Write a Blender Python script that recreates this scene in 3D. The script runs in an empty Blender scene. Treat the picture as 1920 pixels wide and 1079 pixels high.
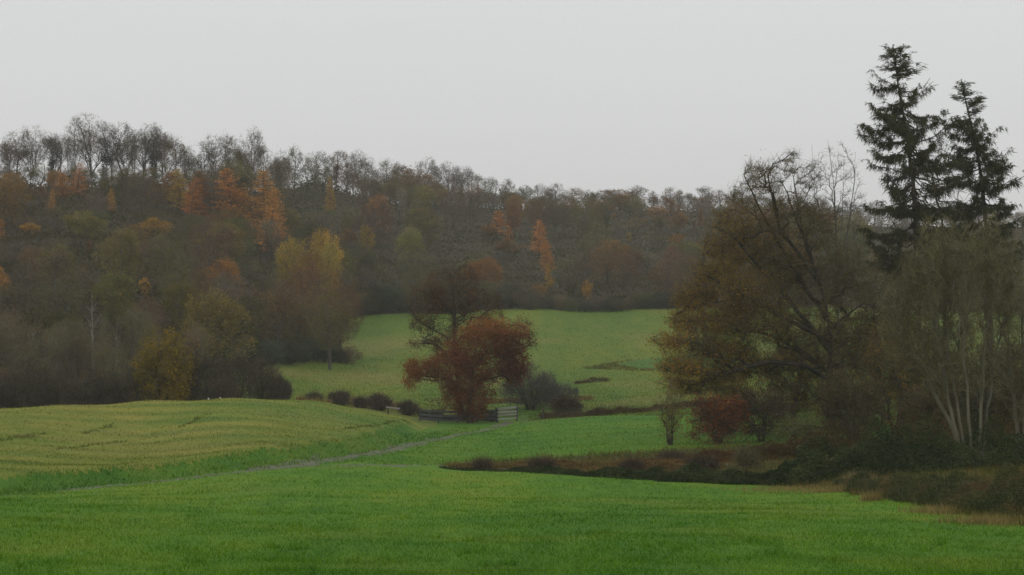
import bpy, math, time
import numpy as np
from mathutils import Vector
T0 = time.time()
S = bpy.context.scene
COL = S.collection
F = 3583.0            # focal length in photo pixels (1920 wide)
U0, V0 = 960.0, 539.5

# ------------------------------------------------------------------ camera
cd = bpy.data.cameras.new("camera"); cam = bpy.data.objects.new("camera", cd); COL.objects.link(cam)
cam.location = (0, 0, 0); cam.rotation_euler = (math.radians(90), 0, 0)
cd.sensor_fit = 'HORIZONTAL'; cd.sensor_width = 36.0; cd.lens = 36.0 * F / 1920.0
cd.clip_start = 0.5; cd.clip_end = 6000
S.camera = cam

# ------------------------------------------------------------------ sky, sun, exposure
SUN_EL, SUN_ROT = math.radians(42), math.radians(215)
W = bpy.data.worlds.new("World"); S.world = W; W.use_nodes = True
nt = W.node_tree; nt.nodes.clear()
def N(t, typ, **kw):
    n = t.nodes.new(typ)
    for k, v in kw.items(): setattr(n, k, v)
    return n
out = N(nt, 'ShaderNodeOutputWorld'); bg = N(nt, 'ShaderNodeBackground')
sky = N(nt, 'ShaderNodeTexSky'); sky.sky_type = 'NISHITA'; sky.sun_disc = False
sky.sun_elevation = SUN_EL; sky.sun_rotation = SUN_ROT
hs = N(nt, 'ShaderNodeHueSaturation'); hs.inputs['Saturation'].default_value = 0.25
tc = N(nt, 'ShaderNodeTexCoord'); sx = N(nt, 'ShaderNodeSeparateXYZ')
mr = N(nt, 'ShaderNodeMapRange'); mr.inputs['From Max'].default_value = 0.9
rampc = N(nt, 'ShaderNodeMix', data_type='RGBA')
rampc.inputs[6].default_value = (6.45, 6.48, 6.44, 1)       # overcast near the horizon
rampc.inputs[7].default_value = (10.2, 10.4, 10.6, 1)        # brighter overhead
cn = N(nt, 'ShaderNodeTexNoise'); cn.inputs['Scale'].default_value = 2.2; cn.inputs['Detail'].default_value = 3
mp = N(nt, 'ShaderNodeMapping'); mp.inputs['Scale'].default_value = (1, 1, 4)
cm = N(nt, 'ShaderNodeMapRange'); cm.inputs['To Min'].default_value = 0.95; cm.inputs['To Max'].default_value = 1.05
mul = N(nt, 'ShaderNodeMix', data_type='RGBA', blend_type='MULTIPLY'); mul.inputs[0].default_value = 1
mx = N(nt, 'ShaderNodeMix', data_type='RGBA'); mx.inputs[0].default_value = 0.06
L = nt.links.new
L(tc.outputs['Generated'], sx.inputs[0]); L(sx.outputs['Z'], mr.inputs['Value']); L(mr.outputs[0], rampc.inputs[0])
L(tc.outputs['Generated'], mp.inputs[0]); L(mp.outputs[0], cn.inputs['Vector']); L(cn.outputs[0], cm.inputs['Value'])
L(rampc.outputs[2], mul.inputs[6]); L(cm.outputs[0], mul.inputs[7])
L(sky.outputs[0], hs.inputs['Color']); L(mul.outputs[2], mx.inputs[6]); L(hs.outputs[0], mx.inputs[7])
L(mx.outputs[2], bg.inputs['Color']); bg.inputs['Strength'].default_value = 0.1
L(bg.outputs[0], out.inputs['Surface'])

sd = bpy.data.lights.new("sun", 'SUN'); sd.energy = 0.5; sd.angle = math.radians(35); sd.color = (1, 0.96, 0.9)
so = bpy.data.objects.new("sun", sd); COL.objects.link(so)
d = Vector((math.sin(SUN_ROT) * math.cos(SUN_EL), math.cos(SUN_ROT) * math.cos(SUN_EL), math.sin(SUN_EL)))
so.rotation_euler = (-d).to_track_quat('-Z', 'Y').to_euler(); so.location = (0, -20, 80)
S.view_settings.view_transform = 'Standard'; S.view_settings.look = 'None'
S.view_settings.exposure = 0.0; S.view_settings.gamma = 1.0
S.render.engine = 'CYCLES'
c = S.cycles
c.max_bounces = 4; c.diffuse_bounces = 2; c.glossy_bounces = 1; c.transmission_bounces = 3; c.volume_bounces = 1
c.transparent_max_bounces = 4; c.use_denoising = True; c.denoiser = 'OPENIMAGEDENOISE'; c.denoising_input_passes = 'RGB_ALBEDO_NORMAL'; c.denoising_prefilter = 'NONE'; c.filter_width = 1.6
c.sample_clamp_indirect = 4.0

# ------------------------------------------------------------------ terrain
# (photo column, photo row of the ground there, distance) -> height
CP = []
def cp(u, v, Y, dz=0.0): CP.append((u, Y, (V0 - v) / F * Y + dz))
def cz(u, z, Y): CP.append((u, Y, z))
for u in (-700, -200, 300, 960, 1600, 2100, 2600):
    cz(u, -1.75, 4); cz(u, -2.6, 12); cp(u, 1079, 30)
BK = 0.48
for u in (-700, -300, 0):
    cz(u, -5.7, 50); cp(u, 919, 66); cp(u, 820, 90, -BK); cp(u, 768, 113, -BK); cz(u, -9.4, 140); cz(u, -8.3, 175)
    cz(u, -4, 200); cz(u, 5.5, 250); cz(u, 12.6, 283); cp(u, 344, 302); cz(u, 15.5, 330); cz(u, 13, 420); cz(u, 13, 600)
cz(300, -5.8, 50); cp(300, 897, 75); cp(300, 815, 98, -BK); cp(300, 750, 121, -BK); cz(300, -9.6, 146); cp(300, 672, 180)
cz(300, -3, 203); cz(300, 5.5, 252); cz(300, 12.6, 286); cp(300, 345, 308); cz(300, 15.8, 340); cz(300, 14, 600)
cp(150, 758, 117, -BK); cp(450, 747, 124, -BK); cp(150, 818, 94, -BK); cz(150, -9.5, 143); cz(450, -9.5, 150)
cz(600, -5.9, 50); cp(600, 862, 83); cp(600, 800, 103, -BK); cp(600, 752, 127, -BK); cz(600, -9.3, 158); cp(600, 692, 195); cp(600, 640, 228); cp(600, 592, 264)
cz(600, 4.5, 300); cz(600, 14, 340); cp(600, 345, 365); cz(600, 18, 410); cz(600, 15, 600)
cp(850, 962, 50); cp(850, 877, 85); cp(850, 826, 110); cp(850, 800, 133); cp(850, 786, 145); cp(850, 745, 166); cp(850, 694, 195); cp(850, 640, 228)
cp(850, 590, 264); cz(850, 4, 308); cz(850, 13, 372); cp(850, 384, 430); cz(850, 16.5, 520); cz(850, 14, 650)
cp(1100, 963, 50); cp(1100, 888, 79); cp(1100, 858, 89); cp(1100, 805, 118); cp(1100, 785, 133); cp(1100, 768, 149); cp(1100, 698, 195)
cp(1100, 637, 230); cp(1100, 582, 269); cz(1100, 4, 318); cz(1100, 12.5, 385); cp(1100, 388, 455); cz(1100, 17, 560); cz(1100, 15, 700)
cp(1400, 963, 50); cp(1400, 907, 76); cp(1400, 836, 98); cz(1400, -9.2, 150); cz(1400, -8.6, 195); cz(1400, -6.2, 230); cz(1400, -3.1, 269)
cz(1400, 4, 318); cz(1400, 12.2, 385); cp(1400, 395, 455); cz(1400, 16, 560); cz(1400, 14, 700)
for u in (1750, 1950, 2600):
    cp(u, 972, 50); cp(u, 872, 79); cz(u, -8.0, 110); cz(u, -8.4, 150); cz(u, -8, 200); cz(u, -6, 235); cz(u, -3, 275); cz(u, 8, 370); cp(u, 425, 455); cz(u, 13, 560); cz(u, 12, 700)
for u in (-700, 200, 960, 1700, 2600): cz(u, 14, 1500)
CP = np.array(CP)
def q2(u, Y): return np.stack([np.clip(u, -700, 2600) / 550.0, np.log(np.clip(Y, 3, 1500)) * 1.3], -1)
def phi(r2): return 0.5 * r2 * np.log(r2 + 1e-9)
_A = q2(CP[:, 0], CP[:, 1]); _n = len(_A)
_K = phi(((_A[:, None] - _A[None]) ** 2).sum(-1)) + np.eye(_n) * 2e-4
_P = np.concatenate([np.ones((_n, 1)), _A], 1)
_M = np.block([[_K, _P], [_P.T, np.zeros((3, 3))]])
_w = np.linalg.solve(_M, np.concatenate([CP[:, 2], np.zeros(3)]))
def base_h(x, Y):
    x = np.asarray(x, float); Y = np.asarray(Y, float); sh = np.broadcast(x, Y).shape
    x = np.broadcast_to(x, sh).ravel(); Y = np.broadcast_to(Y, sh).ravel()
    Yc = np.maximum(Y, 3.0)
    Q = q2(x / (Yc + 4) * F + U0, Yc); o = np.empty(len(x))
    for i in range(0, len(x), 20000):
        q = Q[i:i + 20000]
        o[i:i + 20000] = phi(((q[:, None] - _A[None]) ** 2).sum(-1)) @ _w[:_n] + _w[_n] + q @ _w[_n + 1:]
    o += np.maximum(0, 3.0 - Y) * 0.06
    return o.reshape(sh)
_ys = np.geomspace(14, 900, 1500)
def hit(u, v, h=None):
    h = h or base_h
    x = (u - U0) / F * _ys; zr = (V0 - v) / F * _ys
    below = np.nonzero(zr < h(x, _ys))[0]
    i = below[0] if len(below) else len(_ys) - 1
    return np.array([x[i], _ys[i]])
def at(u, Y): return np.array([(u - U0) / F * Y, Y])
def px_poly(pts, h=None): return np.array([hit(u, v, h) for u, v in pts])

def seg_dist(px, py, poly, closed):
    d = np.full(px.shape, 1e9)
    n = len(poly); e = n if closed else n - 1
    for i in range(e):
        a = poly[i]; b = poly[(i + 1) % n]; ab = b - a; l2 = (ab ** 2).sum() + 1e-12
        t = np.clip(((px - a[0]) * ab[0] + (py - a[1]) * ab[1]) / l2, 0, 1)
        d = np.minimum(d, np.hypot(px - a[0] - t * ab[0], py - a[1] - t * ab[1]))
    return d
def inside(px, py, poly):
    r = np.zeros(px.shape, bool); n = len(poly); j = n - 1
    for i in range(n):
        xi, yi = poly[i]; xj, yj = poly[j]
        cnd = ((yi > py) != (yj > py)) & (px < (xj - xi) * (py - yi) / (yj - yi + 1e-12) + xi)
        r ^= cnd; j = i
    return r

TRACK = px_poly([(-300, 945), (0, 921), (200, 908), (350, 893), (480, 879), (560, 869), (640, 855), (720, 842), (800, 826), (870, 810), (930, 800)])
TRACK = np.concatenate([TRACK, [at(955, 141), at(952, 150)]])
SPUR = px_poly([(560, 869), (640, 873), (740, 873), (850, 872), (900, 869)])
_near = px_poly([(-300, 938), (0, 915), (200, 903), (400, 881), (600, 855), (700, 838), (775, 818), (812, 797)])
FIELD = np.concatenate([[at(-500, 74)], _near, [at(806, 129), at(740, 129), at(640, 129), at(550, 128), at(400, 125), at(200, 119), at(0, 115), at(-300, 112), at(-500, 112)]])
BRACKEN = px_poly([(835, 871), (960, 863), (1100, 856), (1240, 846), (1400, 836), (1560, 830), (1700, 830), (1850, 845), (2150, 838), (2560, 832),
                   (2560, 1050), (2150, 1012), (1920, 985), (1800, 955), (1700, 935), (1560, 914), (1400, 906), (1240, 898), (1100, 890), (960, 882), (850, 877)])
SCRUB = px_poly([(1085, 692), (1150, 680), (1240, 670), (1300, 672), (1300, 700), (1200, 697), (1120, 694)])
LUSH = px_poly([(1150, 684), (1240, 668), (1330, 668), (1330, 697), (1200, 693)])
rngN = np.random.default_rng(7)
_wv = [(rngN.uniform(0, 6.28), rngN.uniform(0, 6.28)) for _ in range(14)]
def lump(x, y, wl, k=0):
    o = 0
    for i in range(4):
        a, p = _wv[(i + k) % 14]; f = 6.28 / (wl * (1 + 0.37 * i))
        o = o + np.sin((x * math.cos(a) + y * math.sin(a)) * f + p + 1.3 * np.sin((x * math.sin(a) - y * math.cos(a)) * f * 0.7 + p))
    return o / 4
def ground_h(x, Y):
    x = np.asarray(x, float); Y = np.asarray(Y, float); sh = np.broadcast(x, Y).shape
    x = np.broadcast_to(x, sh); Y = np.broadcast_to(Y, sh)
    z = base_h(x, Y)
    ins = inside(x, Y, FIELD); d = seg_dist(x, Y, FIELD, True)
    t = np.clip(np.where(ins, d, 0) / 1.5, 0, 1); z = z + BK * t * t * (3 - 2 * t)
    t = np.clip(seg_dist(x, Y, TRACK, False) / 1.6, 0, 1); z = z - 0.12 * (1 - t * t)
    z = z + 0.04 * lump(x, Y, 7, 0) * np.clip((Y - 8) / 20, 0, 1) + 0.025 * lump(x, Y, 2.3, 3)
    return z
def gz(x, Y): return float(ground_h(np.array([x]), np.array([Y]))[0])

def rows_of(x, Y):        # mowing rows that follow the rounded end of the field
    q = Y + 0.0022 * (x + 22) ** 2 * np.where(x > -22, 1, .25) + .5 * lump(x, Y, 9, 4)
    r = .5 + .5 * np.sin(q * 6.283 / 5.2) * np.clip(.5 + .8 * lump(x, Y, 14, 8), 0, 1)
    return np.clip(r + .12 * lump(x, Y, 1.6, 2), 0, 1)
# ------------------------------------------------------------------ materials
def new_mat(name):
    m = bpy.data.materials.new(name); m.use_nodes = True; t = m.node_tree; t.nodes.clear()
    return m, t
def ramp(t, stops, fac):
    r = N(t, 'ShaderNodeValToRGB'); e = r.color_ramp.elements
    while len(e) < len(stops): e.new(0.5)
    for i, (p, col) in enumerate(stops): e[i].position = p; e[i].color = (*col, 1)
    t.links.new(fac, r.inputs[0]); return r.outputs[0]
def noise(t, scale, detail=4, stretch=(1, 1, 1), rough=0.55, off=0):
    tcn = N(t, 'ShaderNodeTexCoord'); mpn = N(t, 'ShaderNodeMapping')
    mpn.inputs['Scale'].default_value = stretch; mpn.inputs['Location'].default_value = (off, off * 0.7, off * 0.3)
    n = N(t, 'ShaderNodeTexNoise'); n.inputs['Scale'].default_value = scale; n.inputs['Detail'].default_value = detail; n.inputs['Roughness'].default_value = rough
    t.links.new(tcn.outputs['Object'], mpn.inputs[0]); t.links.new(mpn.outputs[0], n.inputs['Vector'])
    return n.outputs[0]
def mixc(t, a, b, fac, blend='MIX'):
    m = N(t, 'ShaderNodeMix', data_type='RGBA', blend_type=blend)
    for sock, val in ((m.inputs[6], a), (m.inputs[7], b), (m.inputs[0], fac)):
        if isinstance(val, bpy.types.NodeSocket): t.links.new(val, sock)
        elif isinstance(val, tuple): sock.default_value = (*val, 1)
        else: sock.default_value = val
    return m.outputs[2]
def mapr(t, v, a, b, c0, c1):
    m = N(t, 'ShaderNodeMapRange'); t.links.new(v, m.inputs[0])
    for i, k in enumerate((a, b, c0, c1)): m.inputs[1 + i].default_value = k
    return m.outputs[0]
def attr(t, name='tint'):
    a = N(t, 'ShaderNodeAttribute'); a.attribute_name = name; return a.outputs['Fac']
def finish(t, color, rough=0.9, transl=0.0, bump=None, bdist=0.05):
    o = N(t, 'ShaderNodeOutputMaterial')
    if transl:
        df = N(t, 'ShaderNodeBsdfDiffuse'); tr = N(t, 'ShaderNodeBsdfTranslucent'); ms = N(t, 'ShaderNodeMixShader'); ms.inputs[0].default_value = transl
        t.links.new(color, df.inputs[0]); t.links.new(color, tr.inputs[0]); t.links.new(df.outputs[0], ms.inputs[1]); t.links.new(tr.outputs[0], ms.inputs[2])
        t.links.new(ms.outputs[0], o.inputs[0])
    else:
        p = N(t, 'ShaderNodeBsdfPrincipled'); p.inputs['Roughness'].default_value = rough; p.inputs['Specular IOR Level'].default_value = 0.15
        t.links.new(color, p.inputs['Base Color'])
        if bump is not None:
            b = N(t, 'ShaderNodeBump'); b.inputs['Distance'].default_value = bdist; b.inputs['Strength'].default_value = 0.7
            t.links.new(bump, b.inputs['Height']); t.links.new(b.outputs[0], p.inputs['Normal'])
        t.links.new(p.outputs[0], o.inputs[0])
def grass_mat(name, c1, c2, c3, s1=0.12, s2=0.9, stretch=(1, 0.5, 1), blades=False, rows=False, off=0, straw=None, straw_amt=0.0):
    m, t = new_mat(name)
    a = noise(t, s1, 4, stretch, off=off); b = noise(t, s2, 5, stretch, 0.65, off=off + 3)
    f = mixc(t, a, b, 0.42)
    col = ramp(t, [(0.39, c1), (0.5, c2), (0.61, c3)], f)
    if straw:
        s = mapr(t, noise(t, s1 * 2.2, 5, (stretch[0] * 0.6, stretch[1] * 1.6, 1), 0.6, off=off + 11), 0.50, 0.68, 0, straw_amt)
        col = mixc(t, col, straw, s)
    if blades:
        col = mixc(t, col, mixc(t, (0.45, 0.5, 0.4), (1.5, 1.45, 1.3), attr(t)), 1.0, 'MULTIPLY')
        finish(t, col, transl=0.25)
    else:
        g = noise(t, 9, 6, (1, 1, 1), 0.7)
        if rows: col = mixc(t, col, mixc(t, (0.74, 0.86, 0.72), (1.28, 1.14, 1.2), attr(t)), 1.0, 'MULTIPLY')
        col = mixc(t, col, mixc(t, (0.7, 0.72, 0.7), (1.22, 1.2, 1.15), g), 1.0, 'MULTIPLY')
        finish(t, col, 0.95, bump=g, bdist=0.12)
    return m
def leaf_mat(name, stops, transl=0.3):
    m, t = new_mat(name)
    finish(t, ramp(t, stops, attr(t)), transl=transl); return m
def obj_leaf_mat(name):            # colour comes from the tree the leaves belong to
    m, t = new_mat(name); oi = N(t, 'ShaderNodeObjectInfo')
    finish(t, mixc(t, oi.outputs['Color'], mixc(t, (0.45, 0.5, 0.5), (1.5, 1.45, 1.3), attr(t)), 1.0, 'MULTIPLY'), transl=0.3); return m
def obj_twig_mat(name):
    m, t = new_mat(name); oi = N(t, 'ShaderNodeObjectInfo')
    c0 = mixc(t, (0.092, 0.075, 0.052), oi.outputs['Color'], 0.45)
    finish(t, mixc(t, c0, mixc(t, (0.55, 0.55, 0.55), (1.4, 1.4, 1.4), attr(t)), 1.0, 'MULTIPLY'), 0.9); return m
def bark_mat(name, ca, cb, sc=3.0):
    m, t = new_mat(name); n = noise(t, sc, 5, (1, 1, 0.25), 0.65)
    col = ramp(t, [(0.35, ca), (0.65, cb)], n); finish(t, col, 0.95, bump=n, bdist=0.03); return m
def twig_mat(name, ca, cb):
    m, t = new_mat(name); finish(t, ramp(t, [(0.0, ca), (1.0, cb)], attr(t)), 0.95); return m

G1 = dict(c1=(0.058, 0.155, 0.010), c2=(0.090, 0.192, 0.011), c3=(0.138, 0.210, 0.014), s1=0.11, s2=0.9, stretch=(1, 0.28, 1))
M = {}
M['meadow'] = grass_mat('near_meadow', **G1, straw=(0.17, 0.205, 0.022), straw_amt=0.45)
M['meadow_blade'] = grass_mat('near_meadow_blades', **G1, blades=True, straw=(0.17, 0.205, 0.022), straw_amt=0.45)
G2 = dict(c1=(0.052, 0.145, 0.011), c2=(0.078, 0.172, 0.012), c3=(0.11, 0.185, 0.015))
M['pasture'] = grass_mat('pasture', **G2, off=21); M['pasture_blade'] = grass_mat('pasture_blades', **G2, off=21, blades=True)
G3 = dict(c1=(0.070, 0.128, 0.018), c2=(0.098, 0.148, 0.018), c3=(0.135, 0.165, 0.020))
M['far'] = grass_mat('far_meadow', **G3, s1=0.06, s2=0.5, stretch=(1, 0.22, 1), off=40, straw=(0.19, 0.17, 0.05), straw_amt=0.7)
G4 = dict(c1=(0.085, 0.150, 0.020), c2=(0.140, 0.178, 0.026), c3=(0.200, 0.195, 0.034))
M['field'] = grass_mat('stubble_field', **G4, rows=True, s1=0.09, s2=0.7, stretch=(0.5, 0.55, 1), off=60, straw=(0.24, 0.20, 0.06), straw_amt=0.42)
M['field_blade'] = grass_mat('stubble_blades', **G4, s1=0.09, s2=0.7, stretch=(0.5, 0.55, 1), off=60, blades=True, straw=(0.24, 0.20, 0.06), straw_amt=0.42)
G5 = dict(c1=(0.042, 0.120, 0.010), c2=(0.070, 0.155, 0.012), c3=(0.105, 0.165, 0.018))
M['bank'] = grass_mat('grass_bank', **G5, off=80); M['bank_blade'] = grass_mat('bank_blades', **G5, off=80, blades=True)
def dirt(name, ca, cb, cc, sc):
    m, t = new_mat(name); n = noise(t, sc, 6, (1, 1, 1), 0.7)
    finish(t, ramp(t, [(0.3, ca), (0.5, cb), (0.7, cc)], n), 0.95, bump=n, bdist=0.06); return m
M['track'] = dirt('track', (0.06, 0.10, 0.02), (0.10, 0.11, 0.06), (0.17, 0.165, 0.145), 1.0)
M['litter'] = dirt('bracken_floor', (0.030, 0.048, 0.010), (0.055, 0.058, 0.018), (0.09, 0.068, 0.024), 0.9)
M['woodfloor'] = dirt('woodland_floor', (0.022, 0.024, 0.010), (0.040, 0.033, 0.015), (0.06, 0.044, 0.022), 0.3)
M['lush'] = grass_mat('lush', (0.045, 0.115, 0.022), (0.06, 0.13, 0.024), (0.085, 0.145, 0.024), off=90)
M['oleaf'] = obj_leaf_mat('woodland_leaves'); M['otwig'] = obj_twig_mat('woodland_twigs')
M['bark'] = bark_mat('bark', (0.05, 0.045, 0.035), (0.12, 0.105, 0.085))
M['bark_dark'] = bark_mat('dark_bark', (0.026, 0.022, 0.016), (0.058, 0.048, 0.035))
M['bark_pale'] = bark_mat('pale_bark', (0.085, 0.080, 0.050), (0.18, 0.165, 0.11), 2.0)
M['birch'] = bark_mat('birch_bark', (0.20, 0.19, 0.16), (0.40, 0.38, 0.34), 2.5)

# ------------------------------------------------------------------ mesh helpers
def mesh_obj(name, parts, mats, parent=None, smooth=False, data=None):
    """parts: list of (verts, faces, material index, tint per face)"""
    if data is None:
        me = bpy.data.meshes.new(name); vs = []; ls = []; st = []; tot = []; mi = []; ti = []; vo = 0; lo = 0
        for V, Fc, k, tn in parts:
            if len(Fc) == 0: continue
            Fc = np.asarray(Fc); n, w = Fc.shape
            vs.append(np.asarray(V, np.float32)); ls.append((Fc + vo).ravel()); st.append(lo + np.arange(n) * w); tot.append(np.full(n, w))
            mi.append(np.full(n, k)); ti.append(np.broadcast_to(np.asarray(tn, np.float32), (n,)) if tn is not None else np.full(n, 0.5))
            vo += len(V); lo += n * w
        V = np.concatenate(vs); Lp = np.concatenate(ls).astype(np.int32); st = np.concatenate(st).astype(np.int32)
        me.vertices.add(len(V)); me.vertices.foreach_set('co', V.ravel())
        me.loops.add(len(Lp)); me.loops.foreach_set('vertex_index', Lp)
        me.polygons.add(len(st)); me.polygons.foreach_set('loop_start', st)
        me.update(calc_edges=True)
        me.polygons.foreach_set('material_index', np.concatenate(mi).astype(np.int32))
        me.polygons.foreach_set('use_smooth', np.full(len(st), smooth))
        a = me.attributes.new('tint', 'FLOAT', 'FACE'); a.data.foreach_set('value', np.concatenate(ti).astype(np.float32))
        for m in mats: me.materials.append(m)
        me.validate(); me.update()
    else: me = data
    o = bpy.data.objects.new(name, me); COL.objects.link(o)
    if parent: o.parent = parent
    return o
def empty(name, loc, label, cat, group=None, rz=0, sc=1):
    o = bpy.data.objects.new(name, None); COL.objects.link(o); o.location = loc; o.rotation_euler = (0, 0, rz)
    o.scale = (sc, sc, sc) if np.isscalar(sc) else sc; o.empty_display_size = 0.3
    return tag(o, label, cat, group)
def tag(o, label, cat, group=None, kind=None):
    o['label'] = label; o['category'] = cat
    if group: o['group'] = group
    if kind: o['kind'] = kind
    return o
def tubes(P, R, sides, rng):
    c_, m_, _ = P.shape
    Tn = np.gradient(P, axis=1); Tn /= np.linalg.norm(Tn, axis=2, keepdims=True) + 1e-9
    ref = rng.normal(size=(c_, 1, 3)); a = np.cross(Tn, np.broadcast_to(ref, Tn.shape)); a /= np.linalg.norm(a, axis=2, keepdims=True) + 1e-9
    b = np.cross(Tn, a)
    ang = np.arange(sides) / sides * 2 * math.pi
    V = P[:, :, None] + R[:, :, None, None] * (np.cos(ang)[:, None] * a[:, :, None] + np.sin(ang)[:, None] * b[:, :, None])
    idx = np.arange(c_ * m_ * sides).reshape(c_, m_, sides)
    q0 = idx[:, :-1]; q1 = idx[:, 1:]
    Fq = np.stack([q0, np.roll(q0, -1, 2), np.roll(q1, -1, 2), q1], -1).reshape(-1, 4)
    return V.reshape(-1, 3), Fq
def tri_strips(A, B, w, rng):
    """thin single triangles from A to B, width w at the base"""
    d_ = B - A; s = np.cross(d_, rng.normal(size=d_.shape)); s /= np.linalg.norm(s, axis=1, keepdims=True) + 1e-9
    w = np.broadcast_to(w, (len(A),))[:, None] * 0.5
    V = np.stack([A - s * w, A + s * w, B], 1).reshape(-1, 3)
    return V, np.arange(len(A) * 3).reshape(-1, 3)
def leaf_quads(Pt, size, rng, flat=0.0):
    n = len(Pt); a = rng.normal(size=(n, 3)); a[:, 2] *= (1 - flat); a /= np.linalg.norm(a, axis=1, keepdims=True) + 1e-9
    b = np.cross(a, rng.normal(size=(n, 3))); b /= np.linalg.norm(b, axis=1, keepdims=True) + 1e-9
    s = np.broadcast_to(size, (n,))[:, None] * rng.uniform(0.6, 1.3, (n, 1))
    V = np.stack([Pt - a * s * 0.6, Pt + b * s * 0.34, Pt + a * s * 0.6, Pt - b * s * 0.34], 1).reshape(-1, 3)
    return V, np.arange(n * 4).reshape(-1, 4)

# ------------------------------------------------------------------ trees
def resample(pts, step):
    pts = np.asarray(pts, float); seg = np.linalg.norm(np.diff(pts, axis=0), axis=1); s = np.concatenate([[0], np.cumsum(seg)])
    n = max(4, int(s[-1] / step)); q = np.linspace(0, s[-1], n)
    return np.stack([np.interp(q, s, pts[:, k]) for k in range(3)], 1)
def fps(c_, n):
    n = min(n, len(c_)); sel = [0]; d_ = np.linalg.norm(c_ - c_[0], axis=1)
    for _ in range(n - 1):
        i = int(d_.argmax()); sel.append(i); d_ = np.minimum(d_, np.linalg.norm(c_ - c_[i], axis=1))
    return c_[sel]
def grow(seed, trunks, envs, n=(12, 110, 800), rise=0.8, low=0.3, tip=0.006, pw=0.48, wig=0.05, up=0.05, q=6, ql=(0.25, 0.6), qw=0.02,
         leaves=0, lsize=0.1, lspread=0.25, clump=0.8, tintf=None, updir=0.25, sides=(8, 5, 4, 3), rmax=None, droop=0.0, leafw=None, hug=0.33, rlimb=None, nodown=0.6):
    """limbs reach for points spread through the crown's ellipsoids (cx,cy,cz,rx,ry,rz,weight); returns trunk parts and crown parts"""
    rng = np.random.default_rng(seed); envs = np.array(envs, float)
    w = envs[:, 6] / envs[:, 6].sum()
    def sample(k, p):
        e = envs[rng.choice(len(envs), k, p=w)]; v = rng.normal(size=(k, 3)); v /= np.linalg.norm(v, axis=1, keepdims=True)
        return e[:, :3] + v * (rng.random((k, 1)) ** p) * e[:, 3:6]
    P = []; D = []; curves = []   # curve: (start index, count, parent node, level)
    cnt = 0
    for tk in trunks:
        tk = resample(tk, 0.45); tk[1:-1] += rng.normal(size=(len(tk) - 2, 3)) * wig * 0.35 * [1, 1, 0.3]
        dd = np.gradient(tk, axis=0); dd /= np.linalg.norm(dd, axis=1, keepdims=True) + 1e-9
        P.append(tk); D.append(dd); curves.append((cnt, len(tk), -1, 0)); cnt += len(tk)
    PA = np.concatenate(P); DA = np.concatenate(D); LV = np.zeros(len(PA), int)
    zlow = max(float(t[-1][2]) for t in trunks) * low
    for lev in (1, 2, 3):
        k = n[lev - 1]
        if k == 0: continue
        Tt = sample(max(k * 4, 50), hug * (1.0 if lev < 3 else 0.8)); Tt = fps(Tt, k) if lev < 3 else Tt[:k]
        mseg = (9, 7, 5)[lev - 1]
        okm = (PA[:, 2] >= zlow) if lev == 1 else (LV >= 1) | (PA[:, 2] >= zlow)
        base_idx = np.nonzero(okm)[0]; BP = PA[base_idx]; BD = DA[base_idx]; BL = LV[base_idx]
        newP = []; newD = []; newL = []
        for tg in Tt:
            dv = tg - BP; ln = np.linalg.norm(dv, axis=1) + 1e-6
            if lev == 1:
                hd = np.hypot(dv[:, 0], dv[:, 1]); cost = np.abs(dv[:, 2] - rise * hd) + 0.25 * ln + .8 * nodown * np.maximum(0, -dv[:, 2])
            else:
                ca = (dv * BD).sum(1) / ln; cost = ln * (1.6 - 0.6 * ca) + (BL == 0) * 0.6 + nodown * np.maximum(0, -dv[:, 2])
            j = int(cost.argmin()); p0 = BP[j]; d0 = BD[j]; l0 = ln[j]; tvec = tg - p0
            c1 = p0 + d0 * l0 * 0.22 + tvec * 0.28 + np.array([0, 0, up * l0]) + rng.normal(size=3) * 0.08 * l0
            s = np.linspace(0, 1, mseg)[:, None]
            cv = (1 - s) ** 2 * p0 + 2 * s * (1 - s) * c1 + s * s * tg
            cv[1:-1] += rng.normal(size=(mseg - 2, 3)) * wig * l0 * 0.5
            cv[:, 2] -= droop * l0 * (s[:, 0] ** 2)
            dd = np.gradient(cv, axis=0); dd /= np.linalg.norm(dd, axis=1, keepdims=True) + 1e-9
            curves.append((cnt, mseg, int(base_idx[j]), lev)); cnt += mseg
            newP.append(cv); newD.append(dd); newL.append(np.full(mseg, lev))
        PA = np.concatenate([PA] + newP); DA = np.concatenate([DA] + newD); LV = np.concatenate([LV] + newL)
    extra = np.zeros(len(PA)); Rr = np.zeros(len(PA))
    for (s0, m_, par, lev) in reversed(curves):
        cc = 1 + np.cumsum(extra[s0:s0 + m_][::-1])[::-1]
        Rr[s0:s0 + m_] = tip * cc ** pw
        if par >= 0: extra[par] += cc[0]
    for (s0, m_, par, lev) in curves:
        if par >= 0: Rr[s0] = min(Rr[s0], Rr[par])
        else:
            if rmax: Rr[s0:s0 + m_] *= min(1.0, (rmax if s0 == 0 or not rlimb else rlimb) / Rr[s0])
            hgt = PA[s0:s0 + m_, 2] - PA[s0, 2] + (9 if rlimb and s0 else 0); Rr[s0:s0 + m_] *= 1 + 0.55 * np.exp(-hgt / 0.5)
    tp, cp_ = [], []
    for lev in range(4):
        groups = {}
        for (s0, m_, par, lv) in curves:
            if lv == lev: groups.setdefault(m_, []).append(s0)
        for m_, ss in groups.items():
            ix = np.array(ss)[:, None] + np.arange(m_); V, Fq = tubes(PA[ix], Rr[ix], sides[lev], rng)
            tn = np.repeat(rng.random(len(ss)), (m_ - 1) * sides[lev])
            (tp if lev < 2 else cp_).append((V, Fq, 0, tn))
    tw = np.array([s0 for (s0, m_, p_, lv) in curves if lv == 3])
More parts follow.
